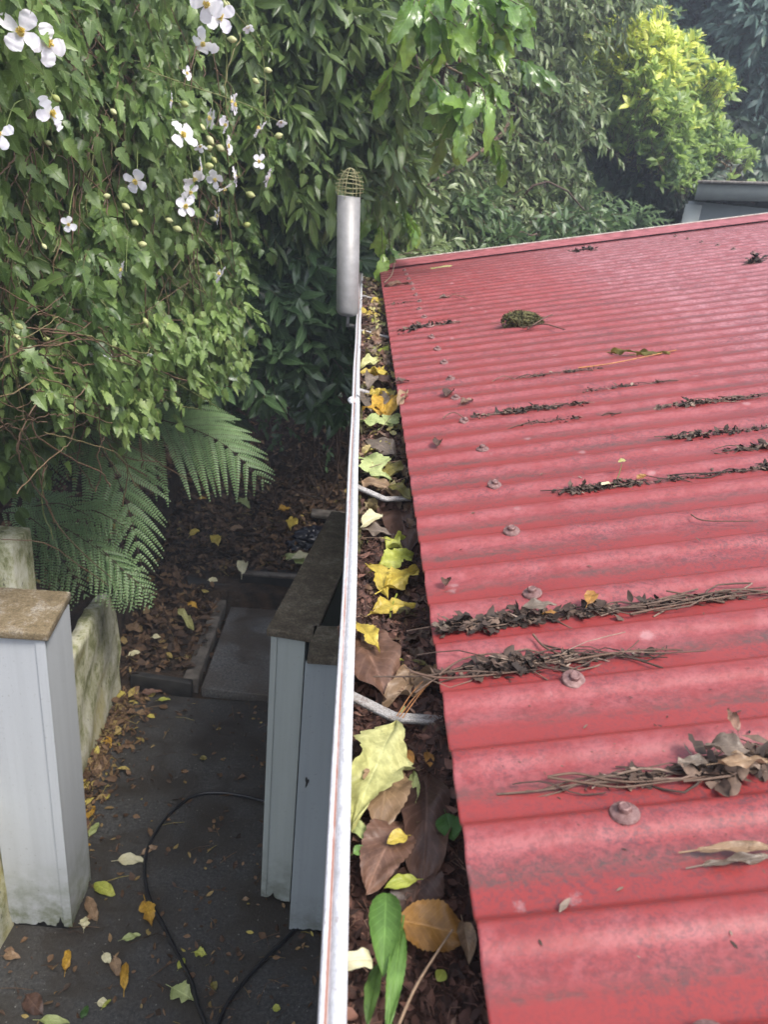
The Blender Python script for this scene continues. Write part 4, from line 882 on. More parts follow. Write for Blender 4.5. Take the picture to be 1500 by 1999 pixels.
# ---- individual leaves: outline of their own, curled surface
def outline(kind, u, side, rs):
    base = np.sin(math.pi*np.clip(u, 0, 1)**.85)**.8
    if kind == 'ovate': return base*(1+.02*np.sin(u*60))
    if kind == 'toothed': return base*(1+.10*(np.mod(u*15+side*.3, 1)-.5))
    if kind == 'lobed':
        w_ = base*.55+.42*np.exp(-((u-.36-.06*side)/.13)**2)+.30*np.exp(-((u-.66+.04*side)/.09)**2)-.12*np.exp(-((u-.52)/.04)**2); return w_*(1+.07*np.sin(u*70+side*2)+.04*np.sin(u*131))*np.clip(u*8, 0, 1)
    if kind == 'long': return base**.8*(1+.05*np.sin(u*22+side*3)+.04*(np.mod(u*13, 1)-.5))
    if kind == 'cut': return np.where(u < .06, u/.06, np.where(u > .93, (1-u)/.07, 1))*(.9+.1*np.sin(u*9+side))
    return base
def leaf_mesh(kind, L, W, bend, cup, ruffle, seed, nu=46, nv=13, twist=0.):
    rs = np.random.default_rng(seed); u = np.linspace(0, 1, nu); v = np.linspace(-1, 1, nv); U, V = np.meshgrid(u, v, indexing='ij')
    w_ = np.where(V < 0, outline(kind, U, -1, rs), outline(kind, U, 1, rs))*W*.5; Yl = V*w_
    if cup > 1.2:
        ang = V*cup*.5; Yl = np.sin(ang)*w_/max(.3, cup*.5)*1.0; Zc = (1-np.cos(ang))*w_
    else: Zc = cup*.35*w_*np.abs(V)**1.6
    Zb = -bend*L*(U-.45)**2; ph = rs.random(4)*6
    Zr = ruffle*L*(.05*np.sin(U*9+ph[0]+V*2)+.035*np.sin(U*17+V*3+ph[1]))*(.25+np.abs(V)**1.5)+ruffle*L*.02*np.sin(V*6+U*5+ph[2])
    ds = np.abs(V)*.5; Zv = -.004*L*np.exp(-((V)/.08)**2)-.0022*L*np.exp(-((np.mod((U-ds*.5)*9, 1)-.5)/.12)**2)*(np.abs(V) < .9)
    X = (U-.5)*L; Z = Zb+Zc+Zr+Zv; tw_ = twist*(U-.5)
    Y2 = Yl*np.cos(tw_)-Z*np.sin(tw_); Z2 = Yl*np.sin(tw_)+Z*np.cos(tw_)
    return np.stack([X, Y2, Z2], -1), U, V
LM = {}
def lmat(key):
    if key in LM: return LM[key]
    T = dict(paleyellow=((.36, .36, .11), (.52, .50, .23), .4), yellow=((.38, .27, .04), (.58, .45, .08), .4), orange=((.38, .20, .02), (.56, .34, .04), .4), yellowgreen=((.26, .30, .04), (.45, .46, .09), .25),
             palegreen=((.26, .32, .11), (.42, .46, .20), .15), green=((.06, .13, .025), (.15, .27, .06), .2), darkgreen=((.025, .07, .012), (.05, .12, .02), .1),
             brown=((.11, .055, .035), (.25, .14, .095), .45), tan=((.20, .125, .07), (.34, .23, .14), .3), darkbrown=((.045, .022, .016), (.12, .065, .045), .3), greybrown=((.11, .085, .065), (.22, .17, .13), .3), rust=((.22, .10, .02), (.36, .18, .04), .35), cream=((.5, .46, .26), (.66, .62, .42), .1), olive=((.10, .09, .02), (.24, .20, .05), .3))[key]
    LM[key] = leaf_mat('leaf_'+key, T[0], T[1], .45, .15, .3, None, T[2]-.1, .4); return LM[key]
def place_leaf(P0, P1, nrm, kind, wr, m, bend, cup, ruffle, label, seed, group=None, cat='leaf', twist=0., name='fallen_leaf', stalk=True, lift=0., nu=46):
    P0 = np.array(P0); P1 = np.array(P1); L = np.linalg.norm(P1-P0); c = (P0+P1)/2+np.array([0, 0, lift]); d = unit(P1-P0); nrm = unit(np.array(nrm, float)); s = unit(np.cross(nrm, d)); nn = np.cross(d, s)
    V, Uu, Vv = leaf_mesh(kind, L, L*wr, bend, cup, ruffle, seed, nu, 13 if nu > 30 else 7, twist); nu, nv = Uu.shape
    W_ = V[..., 0:1]*d+V[..., 1:2]*s+V[..., 2:3]*nn
    mb = MB(); i = np.arange(nu*nv).reshape(nu, nv); ti = np.clip(.5+.3*np.sin(Uu*4+seed)+.1*Vv, 0, 1)
    mb.add((W_+c).reshape(-1, 3), q=np.stack([i[:-1, :-1], i[1:, :-1], i[1:, 1:], i[:-1, 1:]], -1).reshape(-1, 4), tint=ti.ravel(), uv=np.stack([Uu, Vv*.5+.5], -1).reshape(-1, 2))
    if stalk:
        a = W_[0, nv//2]+c; b = W_[2, nv//2]+c; e = a+unit(a-b)*L*.22-nn*L*.02; tubes(mb, curve_pts([b, a, e], 7), L*.012, 5, .9)
    o = mb.build(name, lmat(m), origin=tuple(c)); return tag(o, label, cat, group)
GZ = 2.124
def gleaf(px, py, L, ang, kind, wr, m, label, bend=.35, cup=.4, ruffle=.6, tilt=(0, 0), z=GZ, twist=0., stalk=True, dz=0.):
    global LS; LS += 1
    a = math.radians(ang); dx = math.cos(a)*L/2; dy = math.sin(a)*L/2
    if py < 1000: z = z+.014
    P0 = on_z(px-dx, py+dy, z+dz); P1 = on_z(px+dx, py-dy, z-dz); r = np.random.default_rng(LS)
    n = np.array([tilt[0]+r.normal()*.1, tilt[1]-.12+r.normal()*.1, 1.])
    mx = max(P0[0], P1[0])
    place_leaf(P0, P1, n, kind, wr, m, bend, cup, ruffle, label, LS, 'leaves lying in the gutter', twist=twist, stalk=stalk)
LS = 100
G = [
 (733,1500,225,-113,'lobed',.44,'paleyellow','largest pale yellow lobed leaf lying against the gutter lip in front of the near bracket',dict(z=2.137,ruffle=.7,cup=.3,bend=.15)),
 (752,1548,140,-98,'toothed',.5,'tan','tan toothed leaf partly under the large pale yellow leaf',dict(z=2.126,cup=.8)),
 (727,1285,165,-62,'long',.44,'brown','long dull brown leaf lying diagonally above the near bracket',dict(z=2.134,cup=.5,bend=.3)),
 (797,1335,115,-148,'long',.42,'tan','crumpled tan leaf curled over beside the roof edge above the near bracket',dict(z=2.132,ruffle=1.5,cup=1.5)),
 (768,1182,92,12,'lobed',.62,'yellow','bright yellow lobed leaf spread wide above the long dull brown leaf',dict(z=2.130,ruffle=.8)),
 (742,1120,72,-58,'lobed',.42,'yellow','narrow curled yellow leaf left of the yellow stalk',dict(z=2.130,cup=1.4,bend=.6)),
 (785,1125,82,28,'lobed',.45,'yellow','yellow leaf with a folded edge reaching to the roof edge',dict(z=2.128,cup=1.0,ruffle=1)),
 (776,1087,76,20,'lobed',.55,'yellowgreen','yellow green leaf just above the pair of folded yellow leaves',dict(z=2.128,ruffle=.9)),
 (776,1298,50,15,'ovate',.62,'yellowgreen','small bright green curled leaf above the crumpled tan leaf',dict(cup=1.9,ruffle=.8)),
 (815,1292,44,-10,'ovate',.35,'olive','thin olive leaf sliver near the roof edge right of the small green curled leaf',dict()),
 (719,1237,72,-50,'lobed',.4,'yellow','yellow curled leaf lying along the top of the long dull brown leaf',dict(z=2.145,cup=1.2)),
 (878,1613,54,-75,'toothed',.78,'darkgreen','dark green rounded leaf tucked under the roof edge',dict(z=2.122,ruffle=.2,cup=.2,bend=.1)),
 (776,1636,42,-160,'ovate',.72,'yellow','small bright yellow heart shaped leaf below the large pale leaves',dict(z=2.128,cup=.9)),
 (703,1620,52,-45,'toothed',.52,'palegreen','pale green toothed leaf end poking out by the gutter lip',dict(z=2.122)),
 (702,1659,26,30,'ovate',.75,'green','tiny green leaf against the gutter lip',dict(z=2.122,ruffle=.3)),
 (752,1660,150,-118,'toothed',.55,'brown','broad brown leaf with a toothed edge beside the tiny green leaf',dict(z=2.122,cup=.6,bend=.4)),
 (832,1615,230,-92,'long',.33,'darkbrown','long dark brown leaf lying beneath the roof edge',dict(z=2.118,cup=.7,ruffle=.5)),
 (848,1545,110,-80,'long',.4,'darkbrown','dark brown leaf at the upper end of the long dark brown leaf',dict(z=2.112)),
 (803,1548,92,-95,'toothed',.26,'palegreen','narrow pale green leaf between the tan and dark brown leaves',dict(z=2.118,cup=.8)),
 (805,1605,52,35,'lobed',.5,'olive','small olive lobed leaf above the bright yellow heart shaped leaf',dict(z=2.118)),
 (783,1722,66,-165,'ovate',.46,'yellowgreen','folded yellow green leaf between brown leaves',dict(z=2.12,cup=1.4)),
 (812,1742,140,-108,'ovate',.62,'darkbrown','dark brown broad leaf behind the folded yellow green leaf',dict(z=2.110)),
 (752,1815,160,-92,'ovate',.44,'green','large glossy bright green leaf folded along its length',dict(z=2.138,cup=2.2,bend=.35,ruffle=.1,stalk=False)),
 (772,1905,210,-98,'toothed',.17,'green','slim green serrated leaf edge standing beside the large glossy green leaf',dict(z=2.136,cup=1.4,ruffle=.2)),
 (727,1935,120,-100,'long',.24,'green','green leaf tip lying under the pale yellow cut leaf',dict(z=2.112,ruffle=.2)),
 (700,1873,56,8,'cut',.72,'cream','pale cream torn leaf piece leaning on the gutter lip',dict(z=2.134,ruffle=.5,stalk=False)),
 (848,1810,150,-12,'toothed',.66,'rust','large rusty orange leaf with dark spots below the roof edge',dict(z=2.112,cup=.5)),
 (912,1835,80,-80,'ovate',.5,'tan','curled tan leaf at the right end of the rusty orange leaf',dict(z=2.116,cup=1.8)),
 (862,1903,26,60,'ovate',.85,'yellowgreen','small round yellow green leaf on the dark litter',dict(z=2.1,ruffle=.2,stalk=False)),
 (735,822,66,-10,'lobed',.9,'palegreen','wide pale green lobed leaf below the orange yellow leaves',dict(z=2.128,ruffle=.9)),
 (768,815,44,25,'lobed',.5,'palegreen','pale green leaf corner touching the roof edge',dict(z=2.128)),
 (731,797,48,165,'lobed',.6,'orange','orange yellow leaf overlapping the wide pale green lobed leaf',dict(z=2.134,ruffle=1.2)),
 (753,783,48,88,'ovate',.3,'orange','narrow orange yellow leaf standing beside the brown folded leaf',dict(z=2.132,cup=1)),
 (741,765,38,0,'lobed',.8,'yellow','ruffled mustard yellow leaf at the top of the yellow group',dict(z=2.136,ruffle=2)),
 (728,785,46,-62,'ovate',.5,'greybrown','dark folded brown leaf between the two orange yellow leaves',dict(z=2.126,cup=1.5)),
 (745,868,66,-28,'ovate',.5,'greybrown','grey brown leaf below the wide pale green lobed leaf',dict(z=2.12)),
 (728,905,46,-62,'lobed',.7,'palegreen','pale green folded leaf with a pointed tip',dict(z=2.13,cup=.9)),
 (742,925,48,-15,'lobed',.55,'palegreen','pale green lobed leaf just above the far bracket',dict(z=2.128)),
 (765,910,34,80,'toothed',.5,'olive','small olive leaf to the right of the pale green lobed leaf',dict()),
 (745,948,84,-22,'toothed',.45,'tan','tan leaf lying across the gutter above the far bracket',dict(z=2.12,ruffle=.9)),
 (782,955,48,-30,'ovate',.5,'olive','olive brown leaf beside the end of the far bracket',dict()),
 (728,1010,44,30,'toothed',.45,'cream','pale dry leaf below the far bracket',dict(z=2.128,cup=1)),
 (738,1035,66,-12,'ovate',.55,'greybrown','greyish brown leaf under the pale dry leaf',dict(z=2.122,ruffle=1)),
 (787,1020,90,-75,'ovate',.45,'darkbrown','dark brown leaf close under the roof edge below the far bracket',dict(z=2.112)),
 (770,1055,38,40,'lobed',.7,'yellowgreen','ruffled mossy green leaf above the yellow green leaf',dict(ruffle=2)),
 (800,1190,75,-10,'ovate',.6,'olive','dull olive leaf under the bright yellow lobed leaf',dict(z=2.112)),
 (765,1212,60,-70,'ovate',.5,'darkbrown','dark leaf scrap beneath the bright yellow lobed leaf',dict(z=2.108)),
 (800,1475,30,-60,'ovate',.5,'rust','small amber seed leaf beside the roof edge',dict(ruffle=.3)),
 (838,1480,30,-80,'ovate',.5,'rust','second small amber leaf nearer the roof edge',dict(ruffle=.3))]
for px, py, L, ang, kind, wr, m, lab, kw in G: gleaf(px, py, L, ang, kind, wr, m, lab, **kw)
# far end of the gutter: small leaves, many alike
FARG = 'leaves packed in the far end of the gutter'
for k, (px, py, m) in enumerate([(712,538,'cream'),(722,548,'yellow'),(733,546,'tan'),(716,560,'yellowgreen'),(727,566,'paleyellow'),(737,560,'brown'),(715,580,'tan'),(729,588,'yellow'),(738,600,'yellowgreen'),(716,605,'yellow'),(725,615,'yellow'),(738,622,'yellowgreen'),(722,634,'greybrown'),(735,640,'paleyellow'),(717,650,'tan'),(741,655,'brown'),(727,665,'tan'),(715,682,'cream'),(738,682,'yellowgreen'),(725,693,'greybrown'),(720,705,'paleyellow'),(736,714,'yellow'),(748,703,'brown'),(717,726,'yellow'),(735,729,'orange'),(748,742,'darkbrown'),(722,745,'greybrown')]):
    z = 2.142; s = (py-335)/420.; L = 30+22*s; a = math.radians([20, 150, 65, -40, 100, 0][k % 6]+7*k)
    P0 = on_z(px-math.cos(a)*L/2, py+math.sin(a)*L*.3, z+.008*math.sin(k)); P1 = on_z(px+math.cos(a)*L/2, py-math.sin(a)*L*.3, z-.006*math.cos(k))
    for q_ in (P0, P1): q_[0] = np.clip(q_[0], .027, .118)
    if np.linalg.norm(P1-P0) < .03: P1 = P0+unit(P1-P0+np.array([0, .02, 0]))*.035
    if np.linalg.norm(P1-P0) > .085: P1 = P0+unit(P1-P0)*.075
    cn = dict(cream='pale cream', yellow='yellow', tan='tan', yellowgreen='yellow green', paleyellow='pale yellow', brown='brown', greybrown='grey brown', orange='orange yellow', darkbrown='dark brown')[m]
    place_leaf(P0, P1, (.15, -.3, 1), ['lobed', 'ovate', 'long'][k % 3], .55, m, .4, .9+.5*(k % 3), 1.1, 'small %s leaf packed in the far end of the gutter near the pipe' % cn, 300+k, FARG, nu=20)
def twig_obj(pts, r, label, tint=.7, name='twig', group=None, m=None, cat='twig'):
    mb = MB(); tubes(mb, curve_pts(pts, 24), np.linspace(r, r*.6, 24), 6, tint); o = mb.build(name, m or M_TWIG, origin=tuple(np.array(pts[0]))); return tag(o, label, cat, group)
twig_obj([on_z(775, 2010, 2.125), on_z(810, 1930, 2.13), on_z(850, 1865, 2.134), on_z(884, 1815, 2.138)], .0011, 'long pale leaf stalk slanting across the nearest litter', .95, 'stalk', cat='stalk')
twig_obj([on_z(775, 1160, 2.125), on_z(765, 1185, 2.13), on_z(762, 1205, 2.132)], .0013, 'short yellow green stalk below the bright yellow lobed leaf', .3, 'stalk', m=lmat('yellowgreen'), cat='stalk')
M_NEED = tint_mat('orange_needle', [(0, (.25, .09, .02)), (1, (.52, .22, .06))], .5)
for k, (a, b) in enumerate((((775, 1398), (826, 1330)), ((780, 1400), (838, 1335)), ((786, 1402), (852, 1322)))):
    pa = on_z(*a, 2.140); pb_ = on_z(*b, 2.160); twig_obj([pa, (pa+pb_)/2+np.array([0, 0, .004]), pb_], .0006, 'orange pine needle running from the near bracket up to the roof edge', .5, 'pine_needle', 'pine needles by the near bracket', M_NEED, 'pine needle')
for (x1, y1, x2, y2, lab) in ((705, 918, 792, 898, 'long thin tan needle bridging the gutter to the roof edge'), (745, 958, 797, 930, 'thin dark stem leaning from the tan leaf to the roof edge'), (700, 1052, 762, 1055, 'orange needle lying straight across the gutter'), (735, 850, 785, 790, 'slim dry stem leaning on the roof edge below the wide pale green leaf')):
    pa = on_z(x1, y1, 2.136); pb_ = on_z(x2, y2, 2.155); twig_obj([pa, (pa+pb_)/2+np.array([0, 0, .003]), pb_], .0007, lab, .8, 'stem', cat='stem')

# ================================================================== DEBRIS ON THE ROOF
RN = np.array([-SL, 0, 1.]); RN /= np.linalg.norm(RN)
def rp(px, py, dz=0.):
    p = on_roof(px, py); p[..., 2] = roof_z(p[..., 0], p[..., 1])+dz; return p
def clump(pts, n, size, h, label, twn=10, twl=.05, tint=(1.3, 2.2), wdt=.0095, valley=True, group='leaf debris in the roof valleys', name='debris_clump'):
    # strip of scraps lying in a roof valley: pts = (px, py, local amount)
    Pn = np.array([on_roof(a, b) for a, b, _ in pts]); am = np.array([c for *_, c in pts])
    if valley:
        yv = YCR+PITCH*(np.round((Pn[:, 1].mean()+.018-YCR)/PITCH-.5)+.5)-.003; Pn[:, 1] = yv
    else: yv = Pn[:, 1].mean()
    n = int(n*1.5); size = (size[0]*.5, size[1]*.8); h *= .62
    t = RNG.random(n*3); xs = Pn[0, 0]+(Pn[-1, 0]-Pn[0, 0])*t; a = np.interp(xs, Pn[:, 0], am); k = RNG.random(n*3) < a/am.max(); xs = xs[k][:n]; a = a[k][:n]; n = len(xs)
    ybase = np.interp(xs, Pn[:, 0], Pn[:, 1]); ys = ybase+RNG.normal(size=n)*wdt*.6*np.sqrt(a); zs = roof_z(xs, ys)+RNG.random(n)**1.5*h*a
    mb = MB(); g_ = .55+.45*np.sin(xs*95+Pn[0, 1]*40)+.3*np.sin(xs*41); kk = RNG.random(n) < np.clip(g_+.25, .15, 1); xs = xs[kk]; a = a[kk]; ys = ys[kk]; zs = zs[kk]; n = len(xs)
    D = unit(np.c_[RNG.normal(size=n)*1.4, RNG.normal(size=n)*.6, RNG.normal(size=n)*.16+.1]); zs = np.minimum(zs, roof_z(xs, ys)+h*a*.8); L = RNG.uniform(*size, n)*(.5+a*.6)
    add_leaves(mb, T_OVATE, np.c_[xs, ys, zs], D, dirs(n, -.2, -.1, 1, .38), L, L*RNG.uniform(.15, .75, n), RNG.uniform(-.5, .6, n), RNG.uniform(-.8, 1, n), RNG.beta(*tint, n), .2)
    for _ in range(2):
        j = RNG.integers(0, n, n); add_leaves(mb, T_SIMPLE, np.c_[xs[j]+RNG.normal(size=n)*.006, ys[j]+RNG.normal(size=n)*wdt*.35, 0*xs]+np.array([0, 0, 1.])*0, dirs(n, 1, 0, .2, .9), dirs(n, -.2, 0, 1, .4), RNG.uniform(.002, .006, n), .0018, .1, .2, RNG.beta(1.5, 2.5, n)) if 0 else None
    if twn:
        twn = max(3, int(twn*.6))
        x_ = RNG.uniform(Pn[:, 0].min(), Pn[:, 0].max(), twn); ln = RNG.uniform(.5, 1.2, twn)*twl; yb_ = np.interp(x_, Pn[:, 0], Pn[:, 1])
        q = []
        for j in range(twn):
            y_ = yb_[j]+random.gauss(0, wdt*.3); c = np.array([x_[j], y_, roof_z(x_[j], y_)+random.uniform(.001, h*.6)]); d = np.array([ln[j]*.5, random.gauss(0, .1)*ln[j], SL*ln[j]*.5+random.gauss(0, .03)*ln[j]])
            w1 = RNG.normal(size=3)*np.array([.2, 1, .4])*ln[j]*.09; q.append(curve_pts([c-d, c-d*.3+w1+np.array([0, 0, .002]), c+d*.4-w1*.7, c+d+w1*.5], 8))
        tubes(mb, np.array(q), RNG.uniform(.0005, .0011, twn)[:, None]*np.ones(8), 4, RNG.uniform(.1, .9, twn))
    o = mb.build(name, M_DEBRIS, origin=tuple(Pn.mean(0))); return tag(o, label, 'leaf debris', group)
clump([(858, 1238, .5), (880, 1215, 1), (960, 1195, 1.1), (1060, 1190, .9), (1120, 1190, .6), (1150, 1185, 1), (1230, 1178, .7), (1300, 1175, .35), (1500, 1160, .3)], 620, (.006, .02), .014, 'long ridge of dark leaf scraps running from the gutter to the right edge', 40, .10)
clump([(852, 1335, .3), (900, 1318, .8), (960, 1300, 1.1), (1050, 1295, .9), (1100, 1300, .6), (1180, 1290, .3), (1310, 1280, .15)], 360, (.006, .018), .014, 'heap of dark scraps and long stalks starting at the gutter opposite the near bracket', 34, .12)
clump([(1085, 1535, .08), (1200, 1530, .25), (1310, 1525, .8), (1400, 1505, 1.3), (1500, 1500, 1.4), (1600, 1490, 1)], 260, (.008, .020), .013, 'pile of curled grey brown leaves and stalks at the right edge of the near roof', 40, .10, (2.6, 1.8))
clump([(1075, 965, .4), (1130, 955, .9), (1200, 945, .8), (1290, 935, .5), (1390, 930, .2), (1500, 915, .1)], 360, (.006, .016), .010, 'dark scraps with a tiny seedling in a valley right of the middle of the roof', 12, .07)
clump([(920, 808, .7), (1000, 800, 1), (1060, 795, .8), (1130, 785, .8), (1150, 785, .2)], 240, (.006, .018), .010, 'dark scraps and pale twig just right of the screws', 14, .07)
clump([(1280, 795, .8), (1340, 785, 1), (1400, 775, .6), (1470, 765, .5)], 240, (.007, .018), .012, 'brown scraps heaped in a valley near the right side of the middle roof', 14, .09)
clump([(1310, 860, .3), (1370, 845, 1), (1420, 840, .5), (1500, 830, .4)], 220, (.007, .018), .011, 'loose brown leaf crumbs two valleys below the heap near the right side', 8, .07)
clump([(1420, 880, .5), (1500, 868, 1)], 100, (.007, .018), .010, 'dark crumbs at the right edge under the loose brown crumbs', 8, .08)
clump([(1440, 920, .4), (1500, 910, 1)], 90, (.007, .018), .010, 'small dark crumbs at the right edge above the seedling ridge', 4, .05)
clump([(1040, 735, .5), (1110, 728, .9), (1190, 722, .3)], 90, (.005, .014), .007, 'thin line of crumbs left of the slender green pods', 4, .06)
clump([(1130, 760, .6), (1240, 748, 1), (1320, 740, .3)], 90, (.005, .014), .007, 'thin line of crumbs below the slender green pods', 3, .06)
clump([(1010, 832, .6), (1100, 825, 1), (1210, 815, .5)], 80, (.005, .012), .006, 'faint line of crumbs below the scraps with the pale twig', 3, .06)
clump([(775, 650, .6), (820, 640, 1), (885, 630, .7)], 130, (.012, .03), .008, 'flat dark spray of dry needles near the far gutter edge', 26, .07, (1.2, 3), .02, False)
clump([(760, 598, .6), (800, 592, .9), (790, 590, .4)], 26, (.01, .024), .008, 'few dark needles close to the far gutter edge', 8, .05, (1.2, 3), .012, False)
clump([(985, 738, .5), (1060, 733, .7)], 24, (.005, .012), .005, 'tiny crumbs beside the thin twig left of the pods', 3, .08)
clump([(1115, 493, 1), (1145, 489, 1.4), (1168, 488, .6)], 70, (.012, .03), .012, 'dark flat clot of bark near the far end of the roof', 0, .05, (1, 3), .02, False)
clump([(1465, 516, .6), (1482, 508, 1.4), (1498, 510, .8)], 60, (.014, .034), .02, 'dark clot of leaves at the right edge near the far end of the roof', 3, .08, (1, 3), .02, False)
# moss cushion with twigs
mb = MB(); c = rp(1020, 635); blob(mb, c+np.array([0, 0, .016]), (.05, .034, .022), 9, 50, 30, .16, .5)
k = 900; d = unit(RNG.normal(size=(k, 3))*np.array([1, 1, .8])+np.array([0, 0, .6])); p = c+np.array([0, 0, .010])+d*np.array([.054, .036, .025])
add_leaves(mb, T_SIMPLE, p, unit(d+RNG.normal(size=(k, 3))*.9), RNG.normal(size=(k, 3)), .009, .004, .2, .2, RNG.random(k))
tag(mb.build('moss_cushion', M_MOSS, origin=tuple(c)), 'olive green moss cushion lying on the far part of the red roof', 'moss')
for a, b, c_, lab in (((1030, 645), (1060, 632), (1078, 622), 'short twig with a raised end beside the moss cushion'), ((1020, 643), (1060, 645), (1102, 648), 'thin twig lying flat in front of the moss cushion')):
    twig_obj([rp(*a, .006), rp(*b, .016), rp(*c_, .008)], .0022, lab, .55)
def rleaf(px, py, L, ang, kind, wr, m, label, lift=.006, **kw):
    global LS; LS += 1; a = math.radians(ang); dx = math.cos(a)*L/2; dy = math.sin(a)*L/2
    P0 = rp(px-dx, py+dy, lift); P1 = rp(px+dx, py-dy, lift)
    return place_leaf(P0, P1, RN+np.array([0, -.2, 0]), kind, wr, m, kw.get('bend', .3), kw.get('cup', .9), kw.get('ruffle', .8), label, LS, 'leaves lying on the roof', stalk=kw.get('stalk', True), nu=30)
rleaf(862, 523, 44, 8, 'cut', .2, 'paleyellow', 'flat pale yellow chip near the far left corner of the roof', cup=.1, ruffle=.1, bend=0, stalk=False)
rleaf(775, 557, 52, 5, 'ovate', .35, 'brown', 'curled brown leaf at the far left corner of the roof', cup=2)
rleaf(868, 584, 22, 10, 'ovate', .7, 'darkbrown', 'small dark leaf with a long stalk on the far left part of the roof', cup=1.8)
twig_obj([rp(868, 584, .006), rp(888, 583, .01), rp(912, 584, .004)], .0018, 'pale stalk of the small dark leaf on the far left part of the roof', .9)
twig_obj([rp(750, 556, .01), rp(764, 545, .02), rp(770, 524, .03)], .003, 'forked pale twig standing at the far left corner of the roof', .95)
rleaf(876, 771, 16, 40, 'ovate', .8, 'darkbrown', 'dark round seed case beside a screw', cup=2.2, stalk=False)
rleaf(912, 787, 26, 20, 'ovate', .6, 'brown', 'triangular folded brown leaf just below the dark seed case', cup=2)
rleaf(783, 747, 32, 10, 'ovate', .5, 'darkbrown', 'dark curled leaf at the roof edge above the yellow gutter leaves', cup=2)
rleaf(787, 776, 34, 65, 'long', .2, 'tan', 'small tan bud scale at the roof edge', cup=1.5, stalk=False)
rleaf(871, 1141, 15, 80, 'ovate', .9, 'darkbrown', 'tiny black seed pod on the near roof left of a screw', cup=2.4, stalk=False)
rleaf(855, 870, 11, 60, 'ovate', .9, 'darkbrown', 'tiny dark crumb near the roof edge', cup=2.4, stalk=False)
rleaf(1232, 693, 80, -3, 'long', .09, 'olive', 'slender green pod lying on the roof right of the middle', cup=1.5, bend=.15)
rleaf(1275, 696, 66, 3, 'long', .10, 'olive', 'slender olive pod crossing the other pod', cup=1.5, bend=.1)
twig_obj([rp(1130, 720, .004), rp(1200, 712, .006), rp(1320, 690, .004)], .0016, 'long orange needle lying across the slender pods', .9, 'pine_needle', None, M_NEED, 'pine needle')
twig_obj([rp(865, 818, .004), rp(885, 815, .012), rp(908, 822, .006)], .001, 'thin hooked stalk reaching a screw', .8, 'stalk', cat='stalk')
rleaf(1050, 1197, 70, 8, 'ovate', .35, 'greybrown', 'grey leathery leaf embedded in the long ridge of scraps', lift=.012, cup=.8, stalk=False)
rleaf(1072, 1207, 30, 4, 'ovate', .3, 'rust', 'rusty sliver of leaf below the grey leathery leaf', lift=.009)
rleaf(1150, 1187, 28, 60, 'ovate', .6, 'rust', 'small upright orange brown leaf in the long ridge of scraps', lift=.016, cup=1.5)
rleaf(860, 1232, 40, -12, 'long', .4, 'greybrown', 'wavy grey leaf end at the roof edge where the long ridge starts', lift=.008, ruffle=1.8, stalk=False)
rleaf(1182, 952, 18, 10, 'cut', .5, 'cream', 'tiny white petal scrap on the seedling ridge', lift=.008, ruffle=.2, stalk=False)
rleaf(1252, 938, 20, 20, 'ovate', .6, 'rust', 'tiny orange leaf on the seedling ridge', lift=.008)
twig_obj([rp(1200, 950, .004), rp(1206, 940, .012), on_roof(1209, 932)+np.array([0, 0, .02])], .0007, 'stem of the tiny seedling growing on the roof', .3, 'seedling', None, lmat('green'), 'seedling')
rleaf(1209, 930, 16, 10, 'ovate', .7, 'paleyellow', 'pale top leaf of the tiny seedling growing on the roof', lift=.022, stalk=False)
rleaf(1410, 1505, 96, -8, 'toothed', .5, 'greybrown', 'large crumpled grey brown leaf on top of the pile at the right edge', lift=.024, ruffle=1.6, cup=1.2)
rleaf(1440, 1522, 100, 3, 'long', .3, 'tan', 'tan curled leaf along the lower side of the pile at the right edge', lift=.02, ruffle=1.4, cup=1.6)
rleaf(1412, 1465, 46, 118, 'long', .35, 'brown', 'pointed brown leaf sticking up from the pile at the right edge', lift=.03, cup=1.5)
rleaf(1345, 1515, 60, 5, 'cut', .4, 'greybrown', 'torn grey leaf piece at the left end of the pile', lift=.016, ruffle=1.2, stalk=False)
rleaf(1440, 1668, 165, 2, 'long', .16, 'tan', 'long dry folded blade leaf at the right edge of the nearest roof', lift=.008, cup=1.6, bend=.1, ruffle=.4)
rleaf(1445, 1685, 150, 8, 'long', .12, 'greybrown', 'grey shrivelled blade lying under the long dry folded blade', lift=.005, cup=1.2, bend=.1)
for lab, pts, r in (('pair of long dark stalks trailing left from the pile at the right edge', [(1068, 1525), (1120, 1518), (1180, 1530), (1240, 1535), (1330, 1528)], .0011), ('lower long dark stalk trailing left from the pile', [(1068, 1526), (1150, 1538), (1210, 1545), (1290, 1536), (1380, 1524)], .001),
    ('thin curved stalk on the pink roof right of centre', [(1348, 1013), (1370, 1021), (1420, 1024), (1470, 1023)], .0009), ('long stalk bent upwards in the heap of scraps above the rusty screw', [(1038, 1254), (1060, 1268), (1090, 1285), (1108, 1303)], .0012),
    ('long stalks lying over the heap towards the right', [(1100, 1300), (1180, 1285), (1260, 1276), (1332, 1276)], .0011), ('looping stalk that starts at the roof edge beside the heap', [(856, 1325), (900, 1295), (960, 1283), (1010, 1292)], .001), ('straight stalk lying along the lower side of the heap', [(800, 1318), (856, 1330), (930, 1327), (1010, 1318)], .0012),
    ('fine stalk lying in the right part of the long ridge', [(1230, 1205), (1310, 1190), (1400, 1175), (1499, 1163)], .0011), ('short twig above the fine stalk in the right part of the long ridge', [(1300, 1160), (1350, 1170), (1410, 1183)], .0009)):
    twig_obj([rp(a, b, .006) for a, b in pts], r, lab, .6, 'stalk', 'stalks on the roof', cat='stalk')
